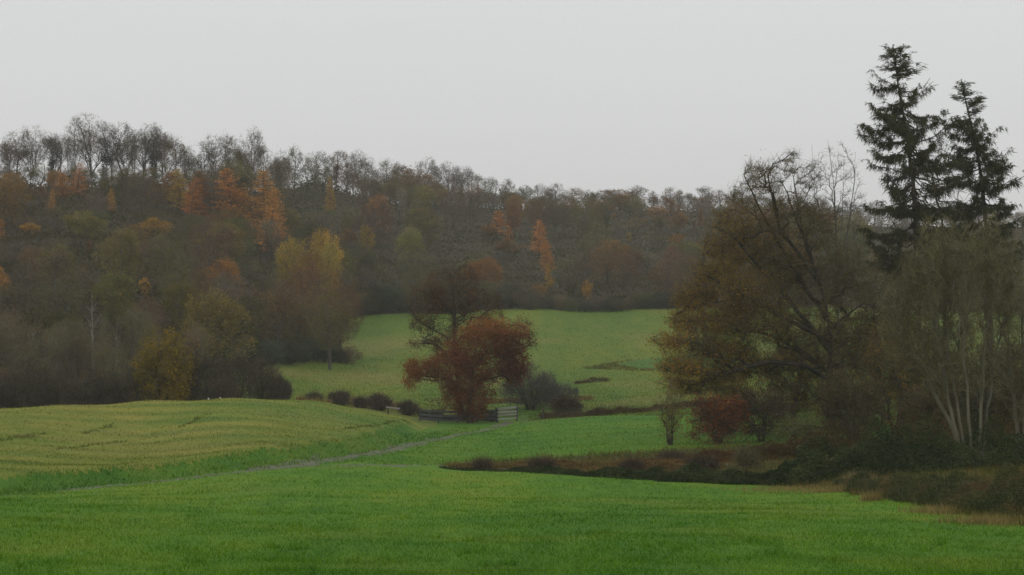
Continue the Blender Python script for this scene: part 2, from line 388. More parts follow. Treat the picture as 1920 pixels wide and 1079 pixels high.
    if len(tw):
        m_ = 5; A = []; B = []
        for rep in range(q):
            i = tw + rng.integers(1, m_, len(tw)); a = PA[i]; dd = DA[i] * 0.7 + rng.normal(size=a.shape) * 0.75 + [0, 0, updir]
            dd /= np.linalg.norm(dd, axis=1, keepdims=True); A.append(a); B.append(a + dd * rng.uniform(*ql, (len(tw), 1)))
        if q:
            A = np.concatenate(A); B = np.concatenate(B); V, Ft = tri_strips(A, B, qw, rng); cp_.append((V, Ft, 0, rng.random(len(Ft))))
        else: A = PA[tw]; B = PA[tw + m_ - 1]
        if leaves:
            par3 = {s0: p_ for (s0, m_, p_, lv) in curves if lv == 3}
            # whole branches are leafier or barer than their neighbours
            br = np.array([par3[s] for s in tw]) // 14; ub, inv = np.unique(br, return_inverse=True)
            wb = np.exp(rng.normal(size=len(ub)) * clump)[inv]; tb = rng.random(len(ub))[inv]
            nq = max(q, 1); wt = np.tile(wb, nq); tt = np.tile(tb, nq)
            if leafw is not None: wt = wt * leafw(B)
            pick = rng.choice(len(A), leaves, p=wt / wt.sum()); s = rng.random((leaves, 1))
            Lp = A[pick] * (1 - s) + B[pick] * s + rng.normal(size=(leaves, 3)) * lspread
            V, Fq = leaf_quads(Lp, lsize, rng)
            tn = np.clip(0.55 * tt[pick] + 0.45 * rng.random(leaves), 0, 1)
            if tintf is not None: tn = np.clip(tintf(Lp, tn), 0, 1)
            cp_.append((V, Fq, 1, tn))
    return tp, cp_
def plant(name, loc, gr, barkm, crown_mats, label, cat='tree', group=None, trunk_name='trunk', crown_name='crown', sub=None):
    r = empty(name, loc, label, cat, group); tp, cpp = gr
    if tp: mesh_obj(trunk_name, tp, [barkm], r, True)
    if cpp: mesh_obj(crown_name, cpp, crown_mats, r)
    return r
class Px:
    """turns photo columns/rows at one distance into metres local to a thing's base"""
    def __init__(s, u, Y, z=None):
        s.u, s.Y = u, Y; s.x = (u - U0) / F * Y; s.z = gz(s.x, Y) if z is None else z; s.loc = (s.x, Y, s.z - 0.05)
    def p(s, u, v, dy=0.0):
        Y = s.Y + dy; return ((u - U0) / F * Y - s.x, dy, (V0 - v) / F * Y - s.z + 0.05)
    def e(s, u, v, ru, rv, dy=0.0, rd=None, w=None):
        k = s.Y / F; rd = rd if rd is not None else ru * k * 0.8
        return (*s.p(u, v, dy), ru * k, rd, rv * k, w if w is not None else ru * rv / 1000.0)

exec_sections = True
# ------------------------------------------------------------------ ground sheets
def build_ground():
    rows = [-60, -45, -30, -20, -12, -6, -2, 1, 4, 7, 10, 13, 16]
    y = 18.0
    while y < 440: rows.append(y); y += max(0.28, 0.0075 * y)
    while y < 1500: rows.append(y); y *= 1.05
    rows = np.array(rows)
    inner = np.linspace(-70, 1990, 560); us = np.concatenate([np.linspace(-2600, -80, 70), inner, np.linspace(2000, 4500, 70)])
    b = (us - U0) / F
    X = b[None, :] * (np.maximum(rows, 0)[:, None] + 14); Yg = np.broadcast_to(rows[:, None], X.shape)
    Z = ground_h(X, Yg)
    far = rows > 1000
    V = np.stack([X, Yg, Z], -1).reshape(-1, 3); nr, nc = X.shape
    idx = np.arange(nr * nc).reshape(nr, nc)
    Fq = np.stack([idx[:-1, :-1], idx[:-1, 1:], idx[1:, 1:], idx[1:, :-1]], -1).reshape(-1, 4)
    cx = V[Fq, 0].mean(1); cy = V[Fq, 1].mean(1)
    dtr = seg_dist(cx, cy, TRACK, False); uu = cx / np.maximum(cy, 1) * F + U0
    dsp = seg_dist(cx, cy, SPUR, False)
    wob = lump(cx, cy, 3.1, 5) * 0.35
    reg = np.full(len(Fq), 0)                                   # 0 near meadow
    tx = np.interp(cx, TRACK[:11, 0], TRACK[:11, 1])
    beyond = cy > np.where(cx < TRACK[10, 0], tx, 143.0)
    pas = (cy > np.interp(cx, [SPUR[0, 0], SPUR[4, 0], BRACKEN[3, 0], BRACKEN[5, 0], 60], [SPUR[0, 1], SPUR[4, 1], BRACKEN[3, 1], BRACKEN[5, 1], 98]))
    reg[(cx > TRACK[5, 0]) & pas & (cy < 144)] = 1              # pasture right of the track
    reg[beyond & (cy < 144)] = 2                                # bank, verge
    reg[(cy >= 144 + wob * 3)] = 3                              # far meadow
    reg[(reg == 2) & (cy > 128) & (uu < 820)] = 3
    reg[(reg == 1) & (cy > 134 + wob * 2 + np.clip((uu - 1000) * 0.012, -2, 3)) & (uu > 975)] = 3
    reg[inside(cx, cy, FIELD) & ((seg_dist(cx, cy, FIELD, True) > 1.0 + wob * 0.9) | (cy > 120))] = 4
    leftw = (uu < 640 + 20 * lump(cx, cy, 20, 2)) & (cy > np.interp(uu, [250, 420, 540, 650], [174, 181, 204, 214])) & (uu < 700) & (cy < 400)
    thick = (uu < 540) & (cy > 128) & (cy < 160)
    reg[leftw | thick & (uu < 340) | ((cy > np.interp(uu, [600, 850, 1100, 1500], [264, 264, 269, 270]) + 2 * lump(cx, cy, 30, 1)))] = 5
    reg[inside(cx + wob, cy + wob, BRACKEN)] = 6
    reg[inside(cx + wob * 2, cy + wob * 4, LUSH)] = 8
    reg[(dtr < np.where((uu > 460) & (uu < 600), 1.0, .42) + wob * 1.1) & (cy < 141)] = 7
    reg[(dsp < 0.30 + wob * 0.8)] = 7
    names = ['near_meadow', 'pasture', 'grass_bank', 'far_meadow', 'stubble_field', 'woodland_floor', 'bracken_floor', 'farm_track', 'lush_grass_patch']
    mats = ['meadow', 'pasture', 'bank', 'far', 'field', 'woodfloor', 'litter', 'track', 'lush']
    labs = ['bright green meadow filling the front of the view', 'green pasture right of the farm track', 'grassy bank between the track and the stubble field',
            'wide green meadow rising to the wood', 'yellow-green stubble field left of the track', 'brown leaf-littered floor under the hillside wood',
            'rusty ground under the bracken and brambles', 'grey farm track leading to the gate', 'darker green wet patch on the far meadow']
    for k, nm in enumerate(names):
        f = Fq[reg == k]
        if not len(f): continue
        u_, inv = np.unique(f, return_inverse=True)
        tn = None if k != 4 else rows_of(cx[reg == k], cy[reg == k])
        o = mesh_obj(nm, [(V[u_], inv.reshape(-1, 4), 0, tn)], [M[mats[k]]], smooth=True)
        o['kind'] = 'structure'; o['label'] = labs[k]; o['category'] = 'ground'
build_ground()

def blades(name, n, sampler, hgt, wid, mat, label, cat, seed, lean=0.5, clumpn=1, rowf=None):
    rng = np.random.default_rng(seed); P2 = sampler(rng, n); n = len(P2)
    if clumpn > 1:
        P2 = np.repeat(P2, clumpn, 0); P2 = P2 + rng.normal(size=P2.shape) * 0.09; n = len(P2)
    z = ground_h(P2[:, 0], P2[:, 1]); A = np.stack([P2[:, 0], P2[:, 1], z - 0.02], 1)
    sc = np.exp(0.3 * lump(P2[:, 0], P2[:, 1], 4.0, 2) + 0.22 * lump(P2[:, 0], P2[:, 1], 1.3, 6))
    h = rng.uniform(*hgt, n) * sc
    B = A + np.stack([rng.normal(size=n) * lean * h, rng.normal(size=n) * lean * h, h], 1)
    V, Ft = tri_strips(A, B, rng.uniform(*wid, n) * np.clip(A[:, 1] / 45, 0.7, 3), rng)
    tn = rng.random(n)
    if rowf: tn = .4 * tn + .6 * rowf(A[:, 0], A[:, 1])
    o = mesh_obj(name, [(V, Ft, 0, tn)], [mat]); tag(o, label, cat, kind='stuff'); return o
def samp(u0, u1, y0, y1, cond=None):
    def f(rng, n):
        u = rng.uniform(u0, u1, n); Y = 1 / (1 / y1 + (1 / y0 - 1 / y1) * rng.random(n)); x = (u - U0) / F * Y
        P = np.stack([x, Y], 1)
        return P[cond(x, Y)] if cond is not None else P
    return f
def is_meadow(x, Y):
    lim = np.interp(x, np.concatenate([TRACK[:6, 0], BRACKEN[::-1][:11, 0]]), np.concatenate([TRACK[:6, 1] - 0.8, BRACKEN[::-1][:11, 1] + 0.2]))
    return Y < lim
blades('meadow_grass', 330000, samp(-120, 2040, 22, 82, is_meadow), (0.03, 0.10), (0.010, 0.022), M['meadow_blade'], 'short green grass blades all over the near meadow', 'grass', 1)
def is_tuft(x, Y): return is_meadow(x, Y) & (lump(x, Y, 2.1, 9) + .6 * lump(x, Y, .8, 3) > .95)
blades('meadow_tufts', 330000, samp(-120, 2040, 24, 82, is_tuft), (0.08, 0.22), (0.010, 0.020), M['meadow_blade'], 'longer grass tufts standing out of the near meadow', 'grass', 12)
def is_bank(x, Y):
    tx = np.interp(x, TRACK[:11, 0], TRACK[:11, 1]); return (Y > tx + 0.7) & ~(inside(x, Y, FIELD) & (seg_dist(x, Y, FIELD, True) > 1.2)) & (Y < tx + 14)
blades('bank_grass', 90000, samp(-120, 900, 60, 132, is_bank), (0.06, 0.17), (0.010, 0.024), M['bank_blade'], 'long rough grass along the bank of the stubble field', 'grass', 2)
def is_field(x, Y): return inside(x, Y, FIELD) & (seg_dist(x, Y, FIELD, True) > 0.8)
blades('stubble', 90000, samp(-120, 820, 62, 132, is_field), (0.03, 0.11), (0.010, 0.022), M['field_blade'], 'thin pale stubble covering the left field', 'stubble', 3, rowf=rows_of)
def is_past(x, Y):
    lo = np.interp(x, [SPUR[0, 0], SPUR[4, 0], BRACKEN[3, 0], BRACKEN[5, 0]], [SPUR[0, 1], SPUR[4, 1], BRACKEN[3, 1], BRACKEN[5, 1]])
    tx = np.interp(x, TRACK[5:11, 0], TRACK[5:11, 1])
    return (Y > lo) & ((x > TRACK[10, 0]) | (Y < tx - 0.7)) & (Y < 134)
blades('pasture_grass', 60000, samp(560, 1700, 76, 134, is_past), (0.03, 0.12), (0.010, 0.022), M['pasture_blade'], 'short grass on the pasture right of the track', 'grass', 4)
WEEDL = [px_poly(l, ground_h) for l in ([(100, 846), (180, 834), (270, 824), (320, 818)], [(158, 814), (190, 804), (214, 795)], [(336, 802), (362, 792), (392, 776)], [(0, 828), (70, 815)], [(640, 806), (720, 796), (760, 790)])]
def is_weed(x, Y): return np.minimum.reduce([seg_dist(x, Y, l, False) for l in WEEDL]) < np.abs(lump(x, Y, 2.5, 3)) * .7
M['weed_blade'] = grass_mat('weed_blades', (0.055, 0.095, 0.018), (0.085, 0.11, 0.026), (0.13, 0.115, 0.04), s1=.5, s2=2, blades=True)
blades('field_weeds', 150000, samp(-100, 780, 64, 128, is_weed), (0.05, 0.17), (0.010, 0.022), M['weed_blade'], 'dark weedy streaks curving across the stubble field', 'weeds', 31)
def is_scrub(x, Y): return inside(x, Y, SCRUB) & ~inside(x, Y, LUSH) & (lump(x, Y, 9, 2) + .7 * lump(x, Y, 3, 6) > -.35)
M['scrub_blade'] = grass_mat('scrub_blades', (0.07, 0.075, 0.022), (0.12, 0.09, 0.032), (0.17, 0.11, 0.04), s1=.3, s2=1, blades=True)
blades('scrub', 60000, samp(1060, 1340, 160, 240, is_scrub), (0.08, 0.34), (0.010, 0.02), M['scrub_blade'], 'brownish dead scrub patch on the far meadow left of the oak', 'scrub', 32)
def is_far(x, Y):
    u = x / Y * F + U0; return (Y > 136) & ~inside(x, Y, FIELD) & ((Y > 145) | (u > 990)) & (u > np.interp(Y, [140, 160, 180, 214, 216, 262], [560, 540, 520, 640, 660, 660])) & (Y < np.interp(u, [600, 850, 1100], [262, 262, 267]))
M['far_blade'] = grass_mat('far_meadow_blades', **G3, s1=0.06, s2=0.5, stretch=(1, 0.22, 1), off=40, blades=True, straw=(0.19, 0.17, 0.05), straw_amt=0.7)
blades('far_grass', 110000, samp(500, 1700, 136, 268, is_far), (0.06, 0.20), (0.010, 0.02), M['far_blade'], 'rough grass tufts over the wide far meadow', 'grass', 5)
def is_rough(x, Y): return inside(x, Y, BRACKEN) | (seg_dist(x, Y, BRACKEN, True) < .45 + .5 * lump(x, Y, 3, 2))
M['rough_blade'] = grass_mat('rough_grass_blades', (0.045, 0.085, 0.012), (0.085, 0.090, 0.022), (0.13, 0.085, 0.03), s1=0.5, s2=2.0, blades=True, straw=(0.22, 0.15, 0.05), straw_amt=0.8)
blades('rough_grass', 240000, samp(800, 2500, 40, 102, is_rough), (0.08, 0.30), (0.010, 0.022), M['rough_blade'], 'rough green and brown grass between the brambles and bracken', 'grass', 8)
print('ground', time.time() - T0)

# ------------------------------------------------------------------ plants
def lrp(a, b, t): return a + (b - a) * t
TW = {k: twig_mat(k + '_twigs', a, b) for k, (a, b) in dict(
    oak=((0.040, 0.033, 0.018), (0.130, 0.102, 0.052)), olive=((0.075, 0.066, 0.030), (0.20, 0.172, 0.085)),
    grey=((0.055, 0.048, 0.042), (0.13, 0.115, 0.10)), brown=((0.035, 0.027, 0.020), (0.095, 0.072, 0.05)), purple=((0.045, 0.036, 0.026), (0.115, 0.088, 0.062))).items()}
LF = {k: leaf_mat(k + '_leaves', st) for k, st in dict(
    oak=[(0, (0.075, 0.058, 0.016)), (0.4, (0.145, 0.100, 0.020)), (0.75, (0.26, 0.150, 0.024)), (1, (0.38, 0.185, 0.028))],
    rust=[(0, (0.060, 0.030, 0.014)), (0.5, (0.125, 0.058, 0.020)), (1, (0.21, 0.090, 0.024))],
    red=[(0, (0.115, 0.026, 0.016)), (0.35, (0.170, 0.054, 0.024)), (0.7, (0.26, 0.096, 0.032)), (1, (0.36, 0.145, 0.038))],
    yellow=[(0, (0.11, 0.085, 0.012)), (0.5, (0.20, 0.14, 0.014)), (1, (0.30, 0.19, 0.018))],
    spruce=[(0, (0.030, 0.033, 0.016)), (0.5, (0.062, 0.066, 0.028)), (1, (0.115, 0.092, 0.040))],
    bramble=[(0, (0.016, 0.026, 0.011)), (0.5, (0.040, 0.058, 0.022)), (0.8, (0.078, 0.098, 0.036)), (1, (0.12, 0.075, 0.035))],
    moundleaf=[(0, (0.025, 0.038, 0.014)), (0.45, (0.060, 0.075, 0.026)), (0.7, (0.10, 0.085, 0.035)), (1, (0.15, 0.085, 0.04))],
    bracken=[(0, (0.055, 0.034, 0.016)), (0.5, (0.125, 0.080, 0.032)), (1, (0.22, 0.15, 0.06))],
    straw=[(0, (0.14, 0.11, 0.04)), (1, (0.34, 0.26, 0.10))],
    brownleaf=[(0, (0.040, 0.030, 0.013)), (0.6, (0.085, 0.060, 0.022)), (1, (0.135, 0.085, 0.028))],
    green=[(0, (0.05, 0.075, 0.018)), (0.6, (0.10, 0.13, 0.025)), (1, (0.19, 0.19, 0.045))]).items()}

# --- the big oak on the right
o = Px(1562, 106)
trunk = [o.p(1562, 838), o.p(1560, 780), o.p(1552, 720), o.p(1560, 640), o.p(1545, 560), o.p(1520, 480), o.p(1492, 410), o.p(1470, 350)]
limbA = [o.p(1556, 715), o.p(1510, 685, -1), o.p(1440, 678, -1.5), o.p(1360, 700, -2), o.p(1290, 715, -2)]
limbB = [o.p(1558, 690), o.p(1600, 672, -1), o.p(1660, 676, -1.8), o.p(1730, 700, -2.5)]
limbC = [o.p(1556, 640), o.p(1480, 590, 1), o.p(1400, 560, 1.5), o.p(1320, 570, 2)]
limbD = [o.p(1550, 570), o.p(1600, 500, 1), o.p(1620, 440, 2)]
ro = np.random.default_rng(3)
limbs = [[o.p(a, b, dy * i) for i, (a, b) in enumerate(l)] for dy, l in [(-.6, [(1556, 660), (1482, 566), (1404, 478), (1362, 424)]), (.5, [(1550, 600), (1474, 484), (1424, 390), (1396, 332)]), (.9, [(1557, 700), (1462, 636), (1350, 600), (1262, 604)]),
    (-1.1, [(1557, 730), (1450, 716), (1350, 742), (1300, 752)]), (.3, [(1540, 540), (1506, 430), (1484, 318)]), (-.4, [(1530, 520), (1462, 430), (1440, 330)]), (.8, [(1555, 570), (1606, 480), (1640, 424)]), (-.9, [(1556, 640), (1440, 580), (1330, 520), (1300, 500)]), (1.2, [(1552, 620), (1630, 560), (1690, 540)])]]
envs = [o.e(1420, 440, 100, 120, 0, None, 9), o.e(1370, 580, 120, 110, 0, None, 13), o.e(1330, 670, 95, 70, -.5, None, 8), o.e(1500, 560, 140, 130, 0, None, 10)] + [o.e(a, b, p, q_, ro.uniform(-3.2, 3.2), ro.uniform(1.3, 2.6), w_) for a, b, p, q_, w_ in [
    (1262, 640, 40, 15, 1.6), (1292, 604, 48, 20, 2.2), (1272, 684, 46, 16, 1.8), (1302, 728, 50, 16, 1.8), (1305, 562, 42, 22, 2.0), (1262, 715, 30, 10, .7), (1340, 520, 44, 26, 2.4), (1352, 462, 40, 28, 2.2), (1376, 420, 40, 28, 2.2),
    (1396, 366, 26, 30, 1.4), (1442, 330, 34, 34, 1.8), (1482, 308, 20, 26, 1.0), (1415, 318, 18, 22, .7), (1425, 450, 60, 34, 3.5), (1402, 540, 60, 34, 3.5), (1370, 598, 60, 28, 3.2), (1352, 656, 60, 22, 2.8), (1432, 606, 60, 38, 3.5), (1482, 400, 55, 45, 3.5),
    (1480, 500, 70, 50, 4.5), (1535, 420, 46, 50, 3), (1550, 520, 70, 60, 5), (1600, 510, 60, 60, 4), (1622, 600, 70, 50, 4), (1500, 600, 70, 50, 4), (1560, 655, 90, 40, 4), (1650, 676, 80, 26, 2.5), (1420, 690, 60, 22, 2.4), (1520, 330, 24, 34, 1.2), (1368, 700, 60, 16, 1.8)]]
def oak_tint(P, t):     # outer left foliage turns orange, the inner side and right are browner
    k = np.clip((-P[:, 0] - 0.5) / 7.5, 0, 1); return t * 0.62 + 0.42 * k
def oak_w(P):
    return (0.35 + 1.1 * np.clip(-P[:, 0] / 6, 0, 1)) * np.clip((14.5 - P[:, 2]) / 4.5, 0.10, 1) + 0.2 * (P[:, 2] < 7)
g = grow(11, [trunk, limbA, limbB, limbC, limbD] + limbs, envs, n=(40, 520, 6000), rise=0.45, nodown=2.2, low=0.25, hug=.4, tip=0.0072, pw=0.45, wig=0.09, up=0.02, q=8, ql=(0.25, 0.8), qw=0.017,
         leaves=48000, lsize=0.085, lspread=0.2, clump=0.5, tintf=oak_tint, leafw=oak_w, updir=0.3, rmax=0.40, rlimb=.13, droop=0.05)
plant('oak_tree', o.loc, g, M['bark_dark'], [TW['oak'], LF['oak']], 'big spreading oak with sparse ochre leaves and long low limbs, left of the spruces', 'tree')

# --- two ragged spruces
def spruce(seed, P, prof, zdense, label, lean=0.0):
    """P: trunk polyline bottom to top; prof: list of (height fraction, radius left, radius right)"""
    rng = np.random.default_rng(seed); tk = resample(P, 0.4); H = tk[-1, 2]
    R = 0.02 + 0.26 * (1 - np.linspace(0, 1, len(tk))) ** 0.9
    V, Fq = tubes(tk[None], R[None], 9, rng); tp = [(V, Fq, 0, None)]
    fr = np.array(prof); cs = []; rs = []; fA = []; fB = []; fw = []
    z = H * fr[0, 0]
    while z < H - 0.15:
        f = z / H
        for k in range(int(rng.integers(3, 6))):
            az = rng.uniform(0, 2 * math.pi); s = math.cos(az)
            rl = np.interp(f, fr[:, 0], fr[:, 1]); rr = np.interp(f, fr[:, 0], fr[:, 2])
            R0 = (rl if s < 0 else rr) * abs(s) + 0.5 * (rl + rr) * (1 - abs(s))
            ln = R0 * rng.choice([0.55, 0.75, 0.9, 1.0, 1.12], p=[.15, .2, .25, .25, .15])
            if rng.random() < 0.16: continue
            p0 = np.array([np.interp(z, tk[:, 2], tk[:, 0]), np.interp(z, tk[:, 2], tk[:, 1]), z])
            d = np.array([math.cos(az), math.sin(az), 0]); t = np.linspace(0, 1, 8)[:, None]
            slope = (0.35 if f > 0.9 else lrp(-0.20, 0.08, np.clip((f - 0.6) / 0.3, 0, 1))) + rng.normal() * 0.24
            cv = p0 + d * ln * t + np.array([0, 0, 1]) * ln * (slope * t - 0.25 * t * (1 - t) * 2 * (f < .9) + 0.16 * t ** 3)
            cv[1:] += rng.normal(size=(7, 3)) * 0.05 * ln * [1, 1, 0.6]
            cs.append(cv); rs.append((0.012 + 0.016 * ln) * (1 - 0.75 * t[:, 0]))
            inner = 0.08 if f > 0.8 else rng.uniform(0.15, 0.5)
            ns = int(120 * ln + 26)
            dens = rng.choice([0.35, 0.8, 1.2], p=[.2, .4, .4]) * (1.35 if z < zdense else 1)
            ns = int(ns * dens)
            nc = max(3, int(ns / 6)); q = np.repeat(rng.uniform(inner, 1.0, nc), 6); ns = len(q); a = np.stack([np.interp(q, t[:, 0], cv[:, i]) for i in range(3)], 1)
            a += np.repeat(rng.normal(size=(nc, 3)) * [.13, .13, .06], 6, 0) + rng.normal(size=(ns, 3)) * .05 - [0, 0, .03]
            side = np.array([-d[1], d[0], 0]) * rng.normal(size=(ns, 1)) * 0.55
            hang = rng.uniform(0.12, 0.50, ns)[:, None] * min(1.0, 0.4 + ln / 2.2)
            vec = (d * rng.uniform(0.1, 0.7, (ns, 1)) + side); vec[:, 2] -= rng.uniform(-0.2, 1.5, ns) * (1 if f < 0.9 else 0.1)
            vec /= np.linalg.norm(vec, axis=1, keepdims=True)
            fA.append(a); fB.append(a + vec * hang); fw.append(rng.uniform(0.028, 0.062, ns))
        z += rng.uniform(0.12, 0.42)
    P_ = np.stack(cs); V, Fq = tubes(P_, np.stack(rs), 4, rng); cpp = [(V, Fq, 0, 0.4)]
    A = np.concatenate(fA); B = np.concatenate(fB); V, Ft = tri_strips(A, B, np.concatenate(fw), rng)
    ta = np.clip(0.25 * rng.random(len(A)) + 0.75 * rng.beta(2, 3, len(A)), 0, 1); cpp.append((V, Ft, 1, ta))
    # leading shoot
    n_ = 40; h = np.sort(rng.uniform(H - 1.2, H, n_)); a = np.stack([np.interp(h, tk[:, 2], tk[:, k]) for k in range(3)], 1)
    v = rng.normal(size=(n_, 3)) * [1, 1, .3]; v /= np.linalg.norm(v, axis=1, keepdims=True)
    V, Ft = tri_strips(a, a + v * (0.12 + 0.3 * (H - h)[:, None] / 1.2), 0.07, rng); cpp.append((V, Ft, 1, 0.4))
    return tp, cpp
o = Px(1722, 114)
P = [o.p(1722, 835), o.p(1722, 600), o.p(1716, 400), o.p(1712, 340), o.p(1700, 250), o.p(1684, 160), o.p(1674, 84)]
k = 114 / F
g = spruce(5, P, [(0.40, 95 * k, 60 * k), (0.55, 100 * k, 70 * k), (0.66, 94 * k, 96 * k), (0.72, 80 * k, 94 * k), (0.76, 92 * k, 88 * k), (0.80, 68 * k, 92 * k), (0.86, 58 * k, 80 * k), (0.92, 42 * k, 50 * k), (0.96, 26 * k, 26 * k), (1.0, 6 * k, 6 * k)], 13.5, '')
plant('spruce_tree', o.loc, g, M['bark_dark'], [M['bark_dark'], LF['spruce']], 'taller of the two ragged dark spruces, standing just right of the big oak', 'tree', 'dark spruces on the right')
o = Px(1858, 117)
P = [o.p(1858, 835), o.p(1856, 600), o.p(1850, 440), o.p(1842, 350), o.p(1830, 270), o.p(1814, 205), o.p(1802, 149)]
k = 117 / F
g = spruce(9, P, [(0.45, 60 * k, 60 * k), (0.56, 90 * k, 60 * k), (0.64, 90 * k, 66 * k), (0.70, 84 * k, 78 * k), (0.76, 74 * k, 74 * k), (0.82, 58 * k, 66 * k), (0.88, 42 * k, 50 * k), (0.94, 26 * k, 30 * k), (1.0, 5 * k, 5 * k)], 11.5, '')
plant('spruce_tree', o.loc, g, M['bark_dark'], [M['bark_dark'], LF['spruce']], 'shorter of the two ragged dark spruces, near the right edge', 'tree', 'dark spruces on the right')
# crooked leafless tree between the spruces
o = Px(1772, 112)
g = grow(21, [[o.p(1772, 835), o.p(1772, 640), o.p(1771, 500), o.p(1768, 420), o.p(1752, 350), o.p(1738, 290)], [o.p(1771, 480), o.p(1790, 420, 1), o.p(1800, 350, 1)]],
         [o.e(1745, 330, 50, 65), o.e(1785, 390, 45, 70), o.e(1760, 480, 80, 60)], n=(9, 60, 260), rise=1.0, low=0.4, tip=0.008, pw=0.45, wig=0.1, q=4, qw=0.016, rmax=0.17)
plant('bare_tree', o.loc, g, M['bark_dark'], [TW['oak']], 'crooked leafless tree with a bent dark stem between the two spruces', 'tree')
# slender bare tree behind the oak
o = Px(1578, 128)
g = grow(22, [[o.p(1575, 830), o.p(1572, 640), o.p(1570, 500), o.p(1566, 400), o.p(1560, 320), o.p(1552, 262)], [o.p(1570, 520), o.p(1590, 430, .5), o.p(1602, 340, .6), o.p(1604, 285, .6)],
              [o.p(1571, 540), o.p(1545, 440, -.5), o.p(1528, 350, -.6), o.p(1522, 272, -.6)], [o.p(1571, 500), o.p(1580, 400, .5), o.p(1582, 300, .6)]],
         [o.e(1565, 350, 50, 90), o.e(1530, 380, 40, 80), o.e(1595, 380, 35, 80), o.e(1570, 480, 60, 70)], n=(16, 90, 500), rise=2.6, low=0.5, nodown=3, tip=0.007, pw=0.42, wig=0.05, up=0.14, q=4, qw=0.015, updir=0.7, rmax=0.16)
plant('bare_tree', o.loc, g, M['bark'], [TW['grey']], 'slender grey bare tree with upright twigs rising behind the oak crown', 'tree')

# --- pale many-stemmed willow in front of the spruces, and its neighbour at the edge
o = Px(1822, 78)
st = [[o.p(1808, 880, -.2), o.p(1782, 760, -.3), o.p(1762, 660, -.5), o.p(1748, 560, -.6), o.p(1726, 470, -.6)], [o.p(1815, 880), o.p(1796, 770), o.p(1778, 660), o.p(1772, 560), o.p(1768, 465)],
      [o.p(1824, 880, -.3), o.p(1818, 780, -.6), o.p(1806, 660, -.8), o.p(1812, 550, -1), o.p(1816, 450, -1)], [o.p(1834, 880), o.p(1838, 790), o.p(1846, 670), o.p(1852, 560), o.p(1862, 470)],
      [o.p(1840, 880, .2), o.p(1850, 780, .5), o.p(1868, 660, .8), o.p(1892, 560, 1), o.p(1908, 480, 1)], [o.p(1812, 880, .2), o.p(1784, 800, .5), o.p(1740, 720, .8), o.p(1702, 640, 1), o.p(1680, 560, 1)]]
envs = [o.e(1672, 600, 26, 95, 0, 1.2), o.e(1705, 560, 28, 115, .5, 1.2), o.e(1740, 530, 28, 125, -.5, 1.2), o.e(1775, 520, 28, 120, 0, 1.2), o.e(1815, 535, 30, 125, -.8, 1.2), o.e(1852, 525, 28, 125, 0, 1.2), o.e(1890, 545, 30, 120, .6, 1.2), o.e(1790, 680, 90, 70, 0, 1.5, 4), o.e(1720, 670, 50, 60, 0, 1.2, 2)]
g = grow(31, st, envs, n=(60, 420, 2900), rise=3.0, low=0.25, hug=.7, nodown=3.0, tip=0.0050, pw=0.40, wig=0.07, up=0.14, q=7, ql=(0.25, 0.8), qw=0.013, updir=0.95, rmax=0.095, sides=(8, 5, 4, 3),
         leaves=3000, lsize=0.06, lspread=0.1)
plant('willow_tree', o.loc, g, M['bark_pale'], [TW['olive'], LF['green']], 'pale many-stemmed leafless willow rising from the bramble mound on the right', 'tree')
o = Px(1912, 82)
st = [[o.p(1912, 862), o.p(1900, 740), o.p(1888, 620), o.p(1880, 520)], [o.p(1918, 862), o.p(1920, 740), o.p(1916, 600), o.p(1922, 500)], [o.p(1926, 862), o.p(1950, 740), o.p(1980, 600), o.p(1990, 500)]]
g = grow(32, st, [o.e(1890, 600, 60, 120), o.e(1960, 600, 80, 120), o.e(1910, 720, 60, 80)], n=(26, 200, 1300), rise=3.0, hug=.7, nodown=3.0, low=0.25, tip=0.0055, pw=0.42, wig=0.06, up=0.12, q=6, ql=(0.2, 0.6), qw=0.014, updir=0.6, rmax=0.13)
plant('willow_tree', o.loc, g, M['bark_pale'], [TW['olive']], 'bare brownish multi-stemmed willow cut off by the right edge of the photo', 'tree')

# --- red tree at the gate and the taller brown tree behind it
o = Px(882, 139)
def red_tint(P, t):
    r = np.clip((P[:, 0] - 0.9) / 1.2, 0, 1) * np.clip((6.7 - P[:, 2]) / 0.9, 0, 1)         # crimson side
    topk = np.clip((P[:, 2] - 5.2) / 1.6, 0, 1); lf = np.clip((-P[:, 0] - 3.0) / 1.2, 0, 1)
    base = 0.42 * t + 0.16 + 0.32 * np.maximum(topk, lf) + 0.45 * (np.clip((1.6 - P[:, 2]) / 0.8, 0, 1) * np.clip((P[:, 0] - 0.6) / .6, 0, 1))
    return base * (1 - r) + r * 0.22 * t
envs = [o.e(900, 660, 55, 60), o.e(935, 640, 42, 42), o.e(960, 680, 30, 35, 0, None, 2.0), o.e(885, 715, 58, 50), o.e(850, 690, 48, 45), o.e(885, 755, 36, 30), o.e(796, 692, 36, 18, 0, None, 0.9),
        o.e(772, 700, 14, 26, 0, None, 0.6), o.e(968, 625, 26, 20, 0, None, .5), o.e(965, 700, 18, 22, 0, None, .6), o.e(845, 745, 20, 18, 0, None, .35), o.e(910, 620, 40, 22)]
g = grow(41, [[o.p(882, 800), o.p(880, 750), o.p(884, 690), o.p(896, 640), o.p(905, 615)]], envs, n=(22, 170, 1100), rise=0.35, low=0.12, tip=0.008, pw=0.45, wig=0.08, q=5, ql=(0.15, 0.4), qw=0.018,
         leaves=36000, lsize=0.115, lspread=0.24, clump=0.3, tintf=red_tint, rmax=0.24, droop=0.06)
plant('maple_tree', o.loc, g, M['bark_dark'], [TW['oak'], LF['red']], 'bushy red-leaved tree with a crimson right side beside the wooden gate', 'tree')
o = Px(862, 142.5)
